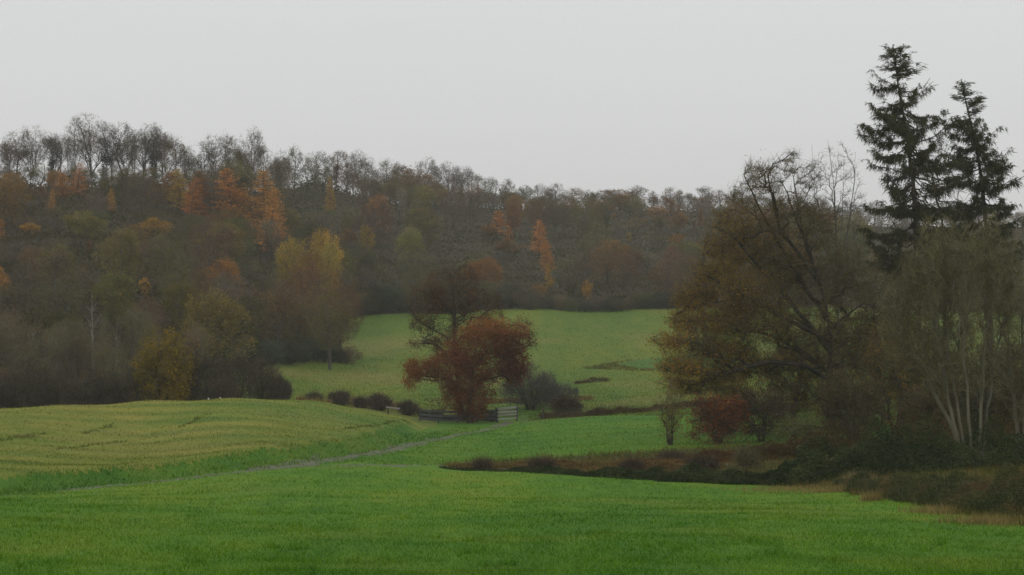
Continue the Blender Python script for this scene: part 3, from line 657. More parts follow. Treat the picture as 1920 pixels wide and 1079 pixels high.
envs = [o.e(850, 545, 62, 52), o.e(800, 570, 40, 40), o.e(905, 580, 42, 34), o.e(790, 608, 30, 16, 0, None, .5), o.e(985, 640, 26, 18, 0, None, .4), o.e(800, 645, 40, 12, 0, None, .35), o.e(850, 640, 50, 45), o.e(820, 760, 26, 18, 0, None, .25), o.e(980, 618, 26, 22, 0, None, .4)]
g = grow(42, [[o.p(866, 795), o.p(860, 720), o.p(852, 640), o.p(852, 580), o.p(848, 530)], [o.p(852, 650), o.p(836, 632), o.p(812, 618), o.p(786, 604)], [o.p(851, 600), o.p(868, 592), o.p(884, 578)],
              [o.p(856, 690), o.p(820, 645), o.p(770, 644)], [o.p(858, 690), o.p(930, 668, .5), o.p(976, 656, .5), o.p(994, 646, .5)]],
         envs, n=(26, 200, 1500), rise=0.9, low=0.3, rlimb=.07, tip=0.008, pw=0.45, wig=0.09, q=7, ql=(0.2, 0.5), qw=0.017, leaves=11000, lsize=0.10, lspread=0.2, clump=0.5, rmax=0.2)
plant('oak_tree', o.loc, g, M['bark_dark'], [TW['brown'], LF['rust']], 'thin brown-leaved tree rising above and behind the red tree at the gate', 'tree')

# --- bushes
def bush(name, u, Y, v_top, half, twm, lf=None, leaves=0, label='', cat='bush', group=None, seed=0, n=(10, 70, 500), lsize=0.09, vb=None, rise=1.2, q=6, stems=5, z=None, lean=0.0, nd=0.9, qw=None):
    o = Px(u, Y, z); rng = np.random.default_rng(seed + 500); vb = V0 - o.z / Y * F
    h = vb - v_top; st = []
    for i in range(stems):
        a = rng.uniform(-1, 1); dy = rng.normal() * half * Y / F * 0.4
        st.append([o.p(u + a * 5, vb + 2, dy * .1), o.p(u + a * half * .3 + lean * .4, vb - h * .35, dy * .5), o.p(u + a * half * .62 + lean, vb - h * .72, dy)])
    envs = [o.e(u, vb - h * .45, half * .95, h * .46, 0, half * Y / F * nd), o.e(u - half * .35 + lean, vb - h * .62, half * .55, h * .38), o.e(u + half * .35 + lean, vb - h * .58, half * .55, h * .38), o.e(u, vb - h * .2, half * .9, h * .2, 0, half * Y / F * nd)]
    for _ in range(5):
        a = rng.uniform(-1, 1); envs.append(o.e(u + a * half * .8 + lean, vb - h * rng.uniform(.45, .98) * (1 - .35 * a * a), half * rng.uniform(.14, .34), h * rng.uniform(.10, .26), rng.normal() * half * Y / F * .4))
    g = grow(seed, st, envs, n=n, rise=rise, low=0.15, tip=0.006, pw=0.42, wig=0.08, q=q, ql=(0.2, 0.75), qw=qw or 0.014 * max(1, Y / 90), leaves=leaves, lsize=lsize, lspread=0.12, rmax=0.09, updir=0.6, hug=.65)
    mats = [TW[twm], LF[lf or 'brownleaf']]
    return plant(name, o.loc, g, M['bark_dark'], mats, label, cat, group, trunk_name='stem')
bush('beech_bush', 1345, 100, 735, 62, 'brown', 'red', 5500, 'red-leaved bush under the low left limbs of the oak', seed=51, lsize=0.10)
bush('brown_bush', 1430, 101, 725, 70, 'brown', 'brownleaf', 4000, 'dark brown bush between the red bush and the oak trunk', seed=52)
bush('bare_bush', 1258, 99, 715, 34, 'olive', 'oak', 700, 'thin see-through bare bush at the left tip of the oak, above the bracken', seed=53, n=(8, 40, 200), rise=2.4, q=4, stems=7)
bush('ochre_bush', 1368, 112, 690, 55, 'olive', 'oak', 3500, 'ochre twiggy bush seen through the oak limbs above the red bush', seed=54)
bush('green_bush', 1500, 98, 785, 52, 'olive', 'green', 2200, 'low yellow-green bush at the foot of the oak trunk', seed=55, n=(8, 50, 300))
for i, (u, Y, vt, hw, lf, nl, lab) in enumerate([
        (1600, 101, 690, 75, 'brownleaf', 4000, 'dark brown thicket bush right of the oak trunk'), (1680, 104, 600, 85, 'oak', 4000, 'tall brown thicket bush under the taller spruce'),
        (1765, 106, 520, 90, 'spruce', 9000, 'tall dark ivy-covered bush under the gap between the spruces'), (1660, 120, 480, 70, 'spruce', 8000, 'dark evergreen bush behind the oak, at the foot of the taller spruce'),
        (1790, 100, 700, 70, 'brownleaf', 4500, 'dark bush filling the gaps between the willow stems'), (1850, 98, 740, 60, 'bramble', 4500, 'dark leafy bush behind the right-hand willow stems'), (1920, 97, 700, 60, 'brownleaf', 4500, 'dark bush at the right edge between the two willows'), (1870, 108, 640, 90, 'brownleaf', 4500, 'brown thicket bush behind the willow at the right edge'), (1560, 112, 560, 90, 'oak', 5500, 'olive-brown bush filling the shade behind the oak trunk'),
        (1480, 115, 640, 80, 'oak', 4500, 'brown bush seen behind the low oak limbs, left of the trunk'), (1740, 93, 740, 70, 'brownleaf', 3500, 'low dark bush left of the willow stems, behind the brambles')]):
    bush('thicket_bush', u, Y, vt, hw, 'oak', lf, nl, lab, 'bush', 'dark thicket under the right-hand trees', seed=60 + i, n=(14, 120, 1100), lsize=0.11)
bush('brown_shrub', 1258, 87, 862, 26, 'purple', 'brownleaf', 300, 'small rounded purple-brown shrub in the rusty bracken strip', seed=70, n=(10, 60, 500), rise=2, stems=9)
bush('grey_bush', 996, 152, 690, 60, 'grey', None, 0, 'rounded grey-brown bare bush behind the right end of the fence', seed=71, n=(14, 110, 1200), rise=1.3, stems=8)
bush('grey_bush', 1048, 151, 718, 42, 'grey', None, 0, 'lower right end of the grey bare bush behind the fence', seed=72, n=(8, 60, 500), stems=6)
bush('rust_bush', 1062, 140, 747, 34, 'brown', 'brownleaf', 900, 'small rusty bush in the low hedge right of the gate', seed=73, n=(8, 60, 500), stems=7)
for i, (u, Y, vt, hw, lab) in enumerate([(590, 146, 739, 16, 'smallest brown weed clump at the far corner of the stubble field'), (635, 146, 735, 22, 'dark bare shrub standing second from left along the far edge of the stubble field'),
        (677, 146, 750, 13, 'low tuft between two shrubs beyond the stubble field'), (712, 145, 741, 26, 'dense purple-brown shrub left of the wooden fence'), (765, 144, 756, 20, 'dark rounded shrub touching the left end of the fence')]):
    bush('field_shrub', u, Y, vt, hw, 'purple', 'brownleaf', 350, lab, 'shrub', 'shrubs along the ditch beyond the stubble field', seed=80 + i, n=(8, 50, 420), stems=6)
bush('yellow_bush', 305, 133, 618, 62, 'olive', 'yellow', 9000, 'rounded yellow-ochre bush at the edge of the stubble field', seed=90, n=(12, 110, 800), lsize=0.15)
bush('ochre_bush', 352, 137, 622, 30, 'brown', 'oak', 1500, 'small orange-brown bush behind the right shoulder of the yellow bush', seed=91, lsize=0.12)
for i, (u, Y, vt, hw, lab) in enumerate([(390, 137, 668, 45, 'dark grey bare bush right beside the yellow bush'), (445, 138, 662, 50, 'largest dark bare bush behind the two white posts'), (495, 140, 672, 40, 'dark bare bush at the right end of the thicket'),
        (525, 139, 712, 24, 'low dark shrub ending the thicket beside the meadow'), (415, 134, 705, 40, 'low dark bush directly behind the white posts')]):
    bush('bare_bush', u, Y, vt, hw, 'purple', 'brownleaf', 250, lab, 'bush', 'dark bare bushes at the edge of the stubble field', seed=95 + i, n=(12, 100, 900), stems=8)
for i in range(9):
    u = -60 + i * 41; bush('bramble_bush', u, 132 + (i * 37 % 5), 690 + (i * 53 % 30) - 8, 40, 'purple', 'bramble', 1500, f'dark low bush, number {i+1} from the left edge, along the foot of the left thicket', 'bush', 'low dark bushes along the left edge of the wood', seed=110 + i, n=(10, 80, 600), stems=7)
print('bushes', time.time() - T0)

# ------------------------------------------------------------------ hillside wood
def proto(seed, H, kind):
    rng = np.random.default_rng(seed + 900)
    j = lambda s: rng.normal() * s
    def rag(ev, k=4, r=1.3):     # uneven outline: lobes pushed out at random, each crown its own
        ev = [(x + j(.5), y + j(.5), z * rng.uniform(.94, 1.04), a * rng.uniform(.8, 1.15), b_ * rng.uniform(.8, 1.15), c_ * rng.uniform(.85, 1.1), w) for x, y, z, a, b_, c_, w in ev]
        e0 = ev[0]
        for _ in range(k):
            v = rng.normal(size=3); v /= np.linalg.norm(v); v[2] = abs(v[2]) * .9 - .2
            ev.append((e0[0] + v[0] * e0[3] * .95, e0[1] + v[1] * e0[4] * .95, e0[2] + v[2] * e0[5] * .95, r * rng.uniform(.6, 1.1), r * rng.uniform(.6, 1.1), r * rng.uniform(.6, 1.3), .45))
        return ev
    if kind == 'vase':        # bare ash with a fan of upright limbs
        tr = [[(0, 0, 0), (j(.2), j(.2), H * .3), (j(.4), j(.4), H * .6), (j(.6), j(.6), H * .92)], [(0, 0, H * .25), (j(.5) + .8, j(.6), H * .5), (1.6, j(.8), H * .85)], [(0, 0, H * .22), (-.8 + j(.4), j(.6), H * .5), (-1.6, j(.8), H * .82)]]
        ev = [(0, 0, H * .72, 3.2, 3.2, H * .27, 3), (1.8, .5, H * .75, 2, 2, H * .22, 1), (-1.8, -.5, H * .73, 2, 2, H * .22, 1)]
        return grow(seed, tr, rag(ev), n=(24, 150, 650), rise=1.7, low=.3, tip=.009, pw=.42, wig=.06, up=.1, q=9, ql=(.3, 1.1), qw=.017, hug=.5, nodown=2.5, updir=.5, rmax=.22)
    if kind == 'round':       # rounded oak, twiggy with some leaves left
        tr = [[(0, 0, 0), (j(.2), j(.2), H * .25), (j(.5), j(.5), H * .5), (j(.7), j(.7), H * .85)]]
        ev = [(0, 0, H * .62, 3.9, 3.9, H * .36, 3), (2, 1, H * .55, 2.2, 2.2, H * .25, 1), (-2, -1, H * .58, 2.2, 2.2, H * .25, 1), (0, 0, H * .4, 3.3, 3.3, H * .2, 1)]
        return grow(seed, tr, rag(ev), n=(20, 140, 700), rise=.7, low=.25, tip=.011, pw=.42, wig=.08, up=.05, q=6, ql=(.3, 1.0), qw=.024, hug=.45, nodown=1.5, rmax=.24, leaves=1500, lsize=.20, lspread=.25, clump=.7)
    if kind == 'leafy':       # still in leaf
        tr = [[(0, 0, 0), (j(.2), j(.2), H * .3), (j(.4), j(.4), H * .6), (j(.5), j(.5), H * .9)]]
        ev = [(0, 0, H * .6, 3.6, 3.6, H * .38, 3), (1.8, 1, H * .5, 2.3, 2.3, H * .26, 1), (-1.8, -1, H * .56, 2.3, 2.3, H * .26, 1), (.5, -.5, H * .3, 3.2, 3.2, H * .22, 1.2)]
        return grow(seed, tr, rag(ev, 6, 1.7), n=(20, 140, 700), rise=.7, low=.15, tip=.011, pw=.42, wig=.08, q=5, ql=(.3, .7), qw=.03, rmax=.2, leaves=7000, lsize=.23, lspread=.30, clump=.95)
    if kind == 'poles':       # slender bare stems
        tr = [[(0, 0, 0), (j(.3), j(.3), H * .5), (j(.5), j(.5), H)], [(.2, 0, 0), (.7 + j(.3), j(.3), H * .5), (1.1 + j(.3), j(.4), H * .95)], [(-.2, .1, 0), (-.6 + j(.3), j(.3), H * .5), (-1 + j(.4), j(.4), H * .93)]]
        ev = [(0, 0, H * .7, 1.9, 1.9, H * .28, 3), (0, 0, H * .45, 1.6, 1.6, H * .3, 1)]
        return grow(seed, tr, rag(ev), n=(20, 110, 420), rise=2.6, low=.3, tip=.008, pw=.4, wig=.05, up=.15, q=9, ql=(.3, 1.0), qw=.017, hug=.5, nodown=2.5, updir=.7, rmax=.12)
    if kind == 'ivy':         # ivy-wrapped stem under a thin bare top
        tr = [[(0, 0, 0), (j(.2), j(.2), H * .3), (j(.3), j(.3), H * .6), (j(.5), j(.5), H * .95)]]
        ev = [(0, 0, H * .72, 3.2, 3.2, H * .27, 3), (0, 0, H * .32, .8, .8, H * .30, 1.2)]
        return grow(seed, tr, rag(ev), n=(20, 120, 550), rise=1.3, low=.1, tip=.011, pw=.4, wig=.07, q=6, ql=(.3, .7), qw=.034, rmax=.2, leaves=3200, lsize=.2, lspread=.3,
                    leafw=lambda P: np.where((P[:, 2] < H * .6) & (np.hypot(P[:, 0], P[:, 1]) < 1.6), 1.0, 0.03))
    if kind == 'larch':
        tp, cpp = [], []; r2 = np.random.default_rng(seed); tk = np.array([(0, 0, 0), (j(.1), j(.1), H * .4), (j(.2), j(.2), H)]); tk = resample(tk, .6)
        V, Fq = tubes(tk[None], (.015 + .16 * (1 - np.linspace(0, 1, len(tk))))[None], 6, r2); tp.append((V, Fq, 0, None))
        A = []; D = []; z = H * .18
        while z < H * .985:
            for k in range(5):
                az = r2.uniform(0, 6.283); ln = (0.3 + 2.5 * (1 - z / H) ** .75 * min(1, z / H * 3.2)) * r2.uniform(.55, 1.1)
                A.append((np.interp(z, tk[:, 2], tk[:, 0]), np.interp(z, tk[:, 2], tk[:, 1]), z)); D.append((math.cos(az) * ln, math.sin(az) * ln, ln * r2.uniform(.0, .3)))
            z += r2.uniform(.22, .42)
        A = np.array(A); D = np.array(D); t = np.linspace(0, 1, 5)
        P = A[:, None] + D[:, None] * t[None, :, None]; P[:, :, 2] -= (t * (1 - t) * .5) * np.linalg.norm(D, axis=1)[:, None]
        V, Fq = tubes(P, np.broadcast_to(.03 * (1 - .7 * t), P.shape[:2]), 3, r2); cpp.append((V, Fq, 0, .5))
        n_ = 3900; i = r2.choice(len(A), n_, p=np.linalg.norm(D, axis=1) / np.linalg.norm(D, axis=1).sum()); q_ = r2.uniform(.15, 1, n_)[:, None]
        Lp = A[i] + D[i] * q_ + r2.normal(size=(n_, 3)) * [.16, .16, .14]; tb = r2.random(len(A))[i]
        V, Fq = leaf_quads(Lp, .17, r2); cpp.append((V, Fq, 1, .5 * tb + .5 * r2.random(n_))); return tp, cpp
    if kind == 'scrub':
        st = [[(j(.3), j(.3), 0), (j(.7), j(.7), H * .5), (j(1.1), j(1.1), H * .9)] for _ in range(6)]
        ev = [(0, 0, H * .5, 2.6, 2.6, H * .45, 3), (1.3, .5, H * .45, 1.6, 1.6, H * .35, 1), (-1.3, -.5, H * .5, 1.6, 1.6, H * .4, 1)]
        return grow(seed, st, rag(ev), n=(16, 110, 650), rise=1.2, low=.1, tip=.010, pw=.4, wig=.08, q=7, ql=(.3, .7), qw=.034, rmax=.08, leaves=1500, lsize=.18, lspread=.25)
PROTO = {}
for kd, H, cnt_ in (('vase', 14, 5), ('round', 13, 5), ('leafy', 12, 5), ('poles', 13, 5), ('ivy', 13, 3), ('larch', 14, 4), ('scrub', 5, 3)):
    L_ = []
    for q in range(cnt_):
        tp, cpp = proto(1000 + 31 * q + len(kd) * 7, H, kd)
        mt = mesh_obj('trunk', tp, [M['bark']], None, True); mc = mesh_obj('crown', cpp, [M['otwig'], M['oleaf']])
        a, b = mt.data, mc.data; bpy.data.objects.remove(mt); bpy.data.objects.remove(mc); L_.append((a, b))
    PROTO[kd] = (H, L_)
print('protos', time.time() - T0)
RG = np.random.default_rng(77)
def RY(u, Y):             # distance along the steep hill
    if Y < 176: return Y
    k = [np.interp(Y, a, b) for a, b in (((175, 400, 600), (175, 300, 480)), ((200, 300, 480, 650), (196, 263, 364, 500)), ((200, 300, 540, 650), (196, 264, 428, 520)), ((200, 305, 600, 700), (196, 270, 453, 540)))]
    return float(np.interp(u, [480, 600, 850, 1100], k))
RST = (0.20, 0.098, 0.032)
WOOD = []        # (u on screen, name, look, band, root) -> labels are given afterwards
def hill_tree(kd, u, Y, h, col, look, band, name='bare_tree', wide=1.0, z=None, cat='tree', var=.2):
    Y = RY(u, Y); H, L_ = PROTO[kd]; a, b = L_[int(RG.integers(len(L_)))]; x = (u - U0) / F * Y; z = gz(x, Y) if z is None else z
    r = bpy.data.objects.new(name, None); COL.objects.link(r); r.location = (x, Y, z - .1); r.rotation_euler = (RG.normal() * .05, RG.normal() * .05, RG.uniform(0, 6.283)); s = h / H
    wj = wide * RG.uniform(.85, 1.2); r.scale = (s * wj, s * wj * RG.uniform(.85, 1.15), s)
    for nm, me in (('stem' if kd == 'scrub' else 'trunk', a), ('crown', b)):
        o_ = bpy.data.objects.new(nm, me); COL.objects.link(o_); o_.parent = r
        cc = np.clip(np.array(col) * np.exp(RG.normal(size=3) * .07 + RG.normal() * var), 0, 1); o_.color = (*cc, 1)
    r['category'] = cat; WOOD.append((u, Y, look, band, r)); return r
def top_h(u, Y, v):       # height of a tree at distance Y whose top is at row v
    Y = RY(u, Y); x = (u - U0) / F * Y; return (V0 - v) / F * Y - gz(x, Y)
GREYT = (0.175, 0.145, 0.100); PURP = (0.165, 0.112, 0.068); OLIV = (0.180, 0.155, 0.042); OLIVD = (0.125, 0.122, 0.040); BRN = (0.195, 0.115, 0.040); RUST = (0.21, 0.095, 0.026)
ORNG = (0.47, 0.215, 0.055); YELL = (0.38, 0.27, 0.045); YOR = (0.44, 0.245, 0.042); IVY = (0.040, 0.056, 0.030); DKG = (0.058, 0.082, 0.042)

# skyline, left to right: column, top row, kind, colour, width factor
SKY = [(-30, 240, 'round', PURP, 1.1), (12, 246, 'poles', GREYT, 1), (34, 236, 'round', PURP, .8), (62, 229, 'vase', GREYT, .85), (92, 250, 'ivy', IVY, 1), (112, 243, 'poles', GREYT, 1), (134, 250, 'poles', GREYT, .8), (172, 214, 'vase', GREYT, 1.1),
       (200, 240, 'ivy', IVY, .9), (227, 225, 'round', PURP, .85), (250, 245, 'poles', GREYT, .9), (272, 232, 'vase', GREYT, 1.05), (305, 238, 'vase', GREYT, 1.0), (292, 250, 'ivy', IVY, 1.0), (332, 248, 'round', PURP, .8), (356, 262, 'poles', GREYT, .9),
       (382, 268, 'round', OLIVD, .7), (402, 241, 'poles', GREYT, 1.2), (425, 240, 'poles', GREYT, 1.1), (452, 270, 'leafy', OLIV, .6), (472, 239, 'vase', GREYT, .55), (502, 262, 'poles', GREYT, 1.1), (528, 290, 'ivy', IVY, 1), (552, 267, 'round', OLIVD, .8),
       (590, 277, 'poles', GREYT, 1.1), (610, 285, 'poles', GREYT, .9), (630, 275, 'ivy', PURP, .9), (652, 296, 'round', PURP, .7), (680, 281, 'vase', GREYT, .9), (705, 300, 'poles', PURP, 1), (732, 291, 'round', OLIVD, 1.0), (765, 310, 'scrub', BRN, 1.2),
       (790, 294, 'vase', GREYT, .8), (815, 303, 'poles', GREYT, 1), (842, 304, 'vase', GREYT, .9), (868, 307, 'vase', GREYT, .9), (897, 322, 'round', OLIVD, 1), (925, 328, 'vase', GREYT, .9), (950, 332, 'round', PURP, .9), (985, 345, 'round', OLIVD, 1),
       (1015, 344, 'vase', GREYT, .8), (1042, 339, 'round', PURP, 1), (1075, 349, 'round', BRN, 1), (1105, 352, 'round', PURP, 1), (1135, 353, 'round', PURP, 1.1), (1165, 355, 'scrub', BRN, 1.5), (1195, 345, 'vase', GREYT, 1), (1225, 354, 'round', PURP, .9), (1257, 347, 'round', BRN, 1.15),
       (1290, 358, 'round', PURP, 1), (1320, 347, 'vase', GREYT, 1), (1350, 352, 'round', PURP, 1), (1385, 352, 'round', PURP, 1), (1420, 356, 'round', PURP, 1.1), (1460, 358, 'round', BRN, 1.1), (1500, 360, 'round', PURP, 1.1), (1545, 364, 'round', PURP, 1.1), (1590, 370, 'round', PURP, 1.1),
       (1640, 374, 'round', PURP, 1.1), (1690, 380, 'round', BRN, 1.1), (1740, 384, 'round', PURP, 1.2), (1790, 386, 'round', BRN, 1.2), (1835, 388, 'round', PURP, 1.2), (1880, 390, 'round', RUST, 1.2), (1920, 392, 'round', RUST, 1.2), (1960, 394, 'round', PURP, 1.2)]
KN = dict(vase='bare_tree', round='bare_tree', poles='bare_tree', ivy='ivy_tree', leafy='leafy_tree', scrub='shrub', larch='larch_tree')
for (u, v, kd, col, wd) in SKY:
    Y = float(np.interp(u, [0, 400, 600, 850, 1100, 1400, 2000], [398, 408, 472, 535, 592, 595, 598])) + RG.uniform(-4, 3)
    h = max(3.5, top_h(u, Y, v)); wf = np.clip(1.0 if h > 11 else 11 / h * .75, 1, 2.2)
    hill_tree(kd, u, Y, h, col, dict(vase='bare grey fan-topped', poles='slender bare grey', ivy='dark ivy-clad', leafy='olive-leaved').get(kd, 'dark rounded'), 'on the skyline', KN[kd], wd * wf * (1.12 if kd == 'vase' else 1))
for i in range(40):
    u = -60 + i * 37.5 + RG.uniform(-15, 15); Y = float(np.interp(u, [0, 400, 600, 850, 1100, 1400, 2000], [404, 414, 478, 541, 598, 601, 604]))
    v = float(np.interp(u, [-60, 170, 330, 500, 640, 760, 900, 1000, 1200, 1450], [258, 240, 258, 270, 292, 306, 328, 348, 358, 366])) + RG.uniform(-8, 22)
    h = max(3.5, top_h(u, Y, v)); hill_tree(['poles', 'vase', 'round'][int(RG.integers(3))], u, Y, h, [GREYT, PURP][int(RG.integers(2))], 'thin bare', 'behind the skyline front row', 'bare_tree', 1.1 if h > 7 else 1.7)
for i in range(26):      # low trees closing the foot of the skyline row
    u = -70 + i * 24 + RG.uniform(-8, 8); Y = 394 + RG.uniform(-3, 3) + (60 if u > 520 else 0); h = max(3, top_h(u, Y, RG.uniform(296, 328)))
    hill_tree('round', u, Y, h, [PURP, OLIVD, BRN, OLIV][int(RG.integers(4))], 'low twiggy', 'at the foot of the skyline row', 'bare_tree', 1.5 if h < 5 else 1.2)
# second row closing the skyline where the photo shows no gaps
for i in range(34):
    u = 520 + i * 42 + RG.uniform(-14, 14); Y = float(np.interp(u, [0, 400, 600, 850, 1100, 1400, 2000], [392, 400, 455, 515, 570, 575, 575]))
    v = float(np.interp(u, [520, 640, 760, 900, 1000, 1200, 1400, 1950], [292, 312, 322, 340, 357, 364, 366, 404])) + RG.uniform(-5, 6)
    h = max(4, top_h(u, Y, v)); hill_tree('round', u, Y, h, [PURP, OLIVD, BRN][int(RG.integers(3))], 'dark rounded', 'just under the skyline', 'bare_tree', 1.3 if h < 9 else 1.1)
# the orange larches and other bright trees: column, top row, bottom row as seen, distance
for (u, v, Y, col, wd, look, nm, kd) in [
        (148, 303, 372, ORNG, 1.25, 'orange', 'larch_tree', 'larch'), (118, 322, 366, ORNG, 1.2, 'dull orange', 'larch_tree', 'larch'), (95, 352, 345, ORNG, .9, 'low orange', 'larch_tree', 'larch'), (210, 352, 345, YOR, .95, 'bright orange-yellow', 'larch_tree', 'larch'),
        (335, 315, 368, YOR, 1.1, 'yellow-orange', 'larch_tree', 'larch'), (358, 330, 360, ORNG, 1.0, 'orange', 'larch_tree', 'larch'), (372, 318, 376, RUST, 1.2, 'russet', 'larch_tree', 'larch'), (436, 314, 374, ORNG, 1.3, 'orange', 'larch_tree', 'larch'), (490, 316, 372, ORNG, 1.05, 'tall orange', 'larch_tree', 'larch'),
        (508, 348, 360, ORNG, .8, 'small orange', 'larch_tree', 'larch'), (618, 330, 420, YOR, .8, 'small yellow-orange', 'larch_tree', 'larch'), (290, 404, 320, YOR, 1.4, 'dull yellow', 'leafy_tree', 'leafy'),
        (4, 408, 310, ORNG, 1.0, 'orange', 'larch_tree', 'larch'), (168, 448, 285, RUST, 1.0, 'reddish', 'larch_tree', 'larch'), (60, 414, 315, YOR, 1.5, 'dull ochre', 'leafy_tree', 'leafy'),
        (590, 418, 292, YELL, .62, 'yellow-green', 'leafy_tree', 'leafy'), (548, 436, 288, YELL, .5, 'pale yellow-green', 'leafy_tree', 'leafy'), (614, 444, 280, YELL, .42, 'ochre-yellow', 'leafy_tree', 'leafy'), (575, 462, 270, (.27, .15, .035), .55, 'orange-yellow', 'leafy_tree', 'leafy'), (682, 415, 360, YELL, .55, 'small yellow', 'leafy_tree', 'leafy'), (655, 420, 365, BRN, .8, 'ochre', 'leafy_tree', 'leafy'),
        (930, 392, 420, ORNG, 1.6, 'orange', 'larch_tree', 'larch'), (952, 422, 412, ORNG, 1.5, 'orange', 'larch_tree', 'larch'), (1010, 411, 385, ORNG, 1.25, 'tall orange', 'larch_tree', 'larch'), (1026, 450, 352, ORNG, 1.1, 'orange', 'larch_tree', 'larch'), (1030, 490, 330, YOR, .8, 'lower dull orange', 'larch_tree', 'larch'),
        (1316, 388, 470, RUST, 1.1, 'hazy orange', 'larch_tree', 'larch'), (1300, 412, 450, RUST, .9, 'hazy russet', 'larch_tree', 'larch'), (1235, 408, 470, OLIV, 1.3, 'green', 'leafy_tree', 'leafy'), (1180, 432, 430, YELL, .6, 'yellowish', 'leafy_tree', 'leafy'),
        (1100, 520, 316, YOR, .6, 'small ochre', 'leafy_tree', 'leafy'), (270, 515, 240, YOR, .7, 'small orange-brown', 'leafy_tree', 'leafy'), (215, 530, 225, YOR, .8, 'dull ochre', 'leafy_tree', 'leafy'), (2, 495, 240, ORNG, .7, 'orange', 'leafy_tree', 'leafy')]:
    hill_tree(kd, u, Y, top_h(u, Y, v), col, look, 'among darker trees', nm, wd * (1.75 if kd == 'larch' else 1.0), var=.06)
# orange-brown oaks at the corner of the left wood, by the meadow
for (u, v, Y, col, wd) in [(560, 492, 222, RST, 1.0), (606, 478, 224, RST, .95), (636, 528, 216, RST, .8), (520, 508, 218, BRN, 1.0), (588, 535, 214, BRN, .9), (470, 530, 212, BRN, 1.0)]:
    hill_tree('round', u, Y, top_h(u, Y, v), col, 'rusty brown', 'at the meadow corner of the wood', 'oak_tree', wd)
BRIGHT = []
def cap_v(u, Y):
    v = float(np.interp(u, [0, 480, 530, 640, 760, 900, 1000, 1200, 1400, 2000], [314, 312, 308, 322, 332, 347, 360, 370, 374, 404]))
    for (ub, wb, vb, Yb) in BRIGHT:
        if Y < Yb + 3 and abs(u - ub) < wb + 28: v = max(v, vb)
    return v
for q in [(125, 48, 388, 372), (210, 22, 408, 345), (352, 36, 390, 368), (436, 26, 372, 374), (492, 28, 398, 372), (618, 22, 380, 420), (290, 28, 430, 320), (4, 20, 436, 310), (168, 20, 500, 285), (60, 36, 445, 315), (578, 44, 492, 290), (675, 30, 448, 362),
          (940, 52, 466, 420), (1015, 36, 505, 385), (1030, 22, 540, 340), (1310, 34, 440, 470), (1235, 34, 445, 470), (1180, 14, 455, 430), (1100, 16, 560, 316), (270, 24, 545, 240), (2, 14, 520, 240)]: BRIGHT.append(q)
# general mass of the wood
def mass(Y0, Y1, dY, ustart, uend, du_m, heights, pal):
    Y = Y0
    while Y < Y1:
        ue = uend(Y); du = du_m * F / Y; u = ustart + RG.uniform(0, du)
        while u < ue:
            uu = u + RG.normal() * du * .22; yy = Y + RG.normal() * dY * .3
            kd, col, look, wd = pal[int(RG.integers(len(pal)))]
            h = min(RG.uniform(*heights), top_h(uu, yy, cap_v(uu, yy) + RG.uniform(0, 14)))
            zone = any(Y < Yb + 3 and abs(uu - ub) < wb for (ub, wb, vb, Yb) in BRIGHT)
            if zone and h < 2.2 and RG.random() < .6: u += du; continue
            h = max(h, RG.uniform(2.4, 3.4) if zone else RG.uniform(3.2, 4.6)); wd *= 1.0 if h > 6 else 1.45 if h > 4.3 else 1.8
            f = 0 if Y < lrp(Y0, Y1, .33) else 1 if Y < lrp(Y0, Y1, .67) else 2
            hill_tree(kd, uu, yy, h, col, look, ('at the foot of the slope', 'halfway up the slope', 'high on the slope')[f], KN[kd], wd)
            u += du
        Y += dY
PAL = [('round', PURP, 'purple-brown twiggy', 1.1), ('round', BRN, 'brown twiggy', 1.1), ('leafy', OLIVD, 'dark olive', 1.1), ('round', OLIV, 'olive twiggy', 1.1), ('round', OLIVD, 'greenish-grey twiggy', 1.15), ('vase', PURP, 'bare grey-brown', 1.1),
       ('leafy', BRN, 'dull brown', 1.0), ('leafy', (0.27, 0.135, 0.040), 'muted orange', .9), ('vase', GREYT, 'bare grey', 1.1), ('poles', (0.24, 0.20, 0.14), 'pale slender', 1.2), ('leafy', OLIV, 'mossy olive', 1.0), ('round', BRN, 'brown twiggy', 1.15), ('ivy', OLIVD, 'ivy-clad', 1.3), ('round', GREYT, 'grey twiggy', 1.15), ('round', OLIV, 'olive twiggy', 1.15), ('round', PURP, 'purple-brown twiggy', 1.15)]
mass(184, 396, 14.5, -130, lambda Y: 650 if Y < 300 else 700, 7.6, (6, 10.5), PAL)
mass(306, 560, 19, 665, lambda Y: 1560, 9.0, (6, 10.5), PAL)
mass(330, 560, 45, 1560, lambda Y: 2000, 12.0, (7, 10), PAL)
# scrub closing the front of the wood
for i in range(40):
    u = 640 + i * 17 + RG.uniform(-6, 6); hill_tree('scrub', u, 301 + RG.uniform(-1.5, 4) + (3 if u < 980 else 0), RG.uniform(2.6, 4.5) if u < 990 else RG.uniform(1.6, 2.6), [DKG, PURP, OLIVD, IVY][int(RG.integers(4))], 'low dark', 'along the top edge of the far meadow', 'shrub', 1.2, cat='shrub')
for (u, v, Y) in [(690, 528, 306), (725, 532, 305), (665, 540, 304), (750, 545, 305)]:
    hill_tree('leafy', u, Y, top_h(u, Y, v), DKG, 'rounded mossy green', 'along the top edge of the far meadow', 'leafy_tree', 1.6)
for i in range(20):
    u = 400 + i * 13 + RG.uniform(-5, 5); hill_tree('scrub', u, float(np.interp(u, [400, 540, 650], [181, 205, 213])) + RG.uniform(0, 4), RG.uniform(1.6, 3.0), [DKG, IVY, (0.05, 0.075, 0.05), PURP][int(RG.integers(4))], 'low dark green', 'at the meadow corner of the left wood', 'shrub', .9, cat='shrub')
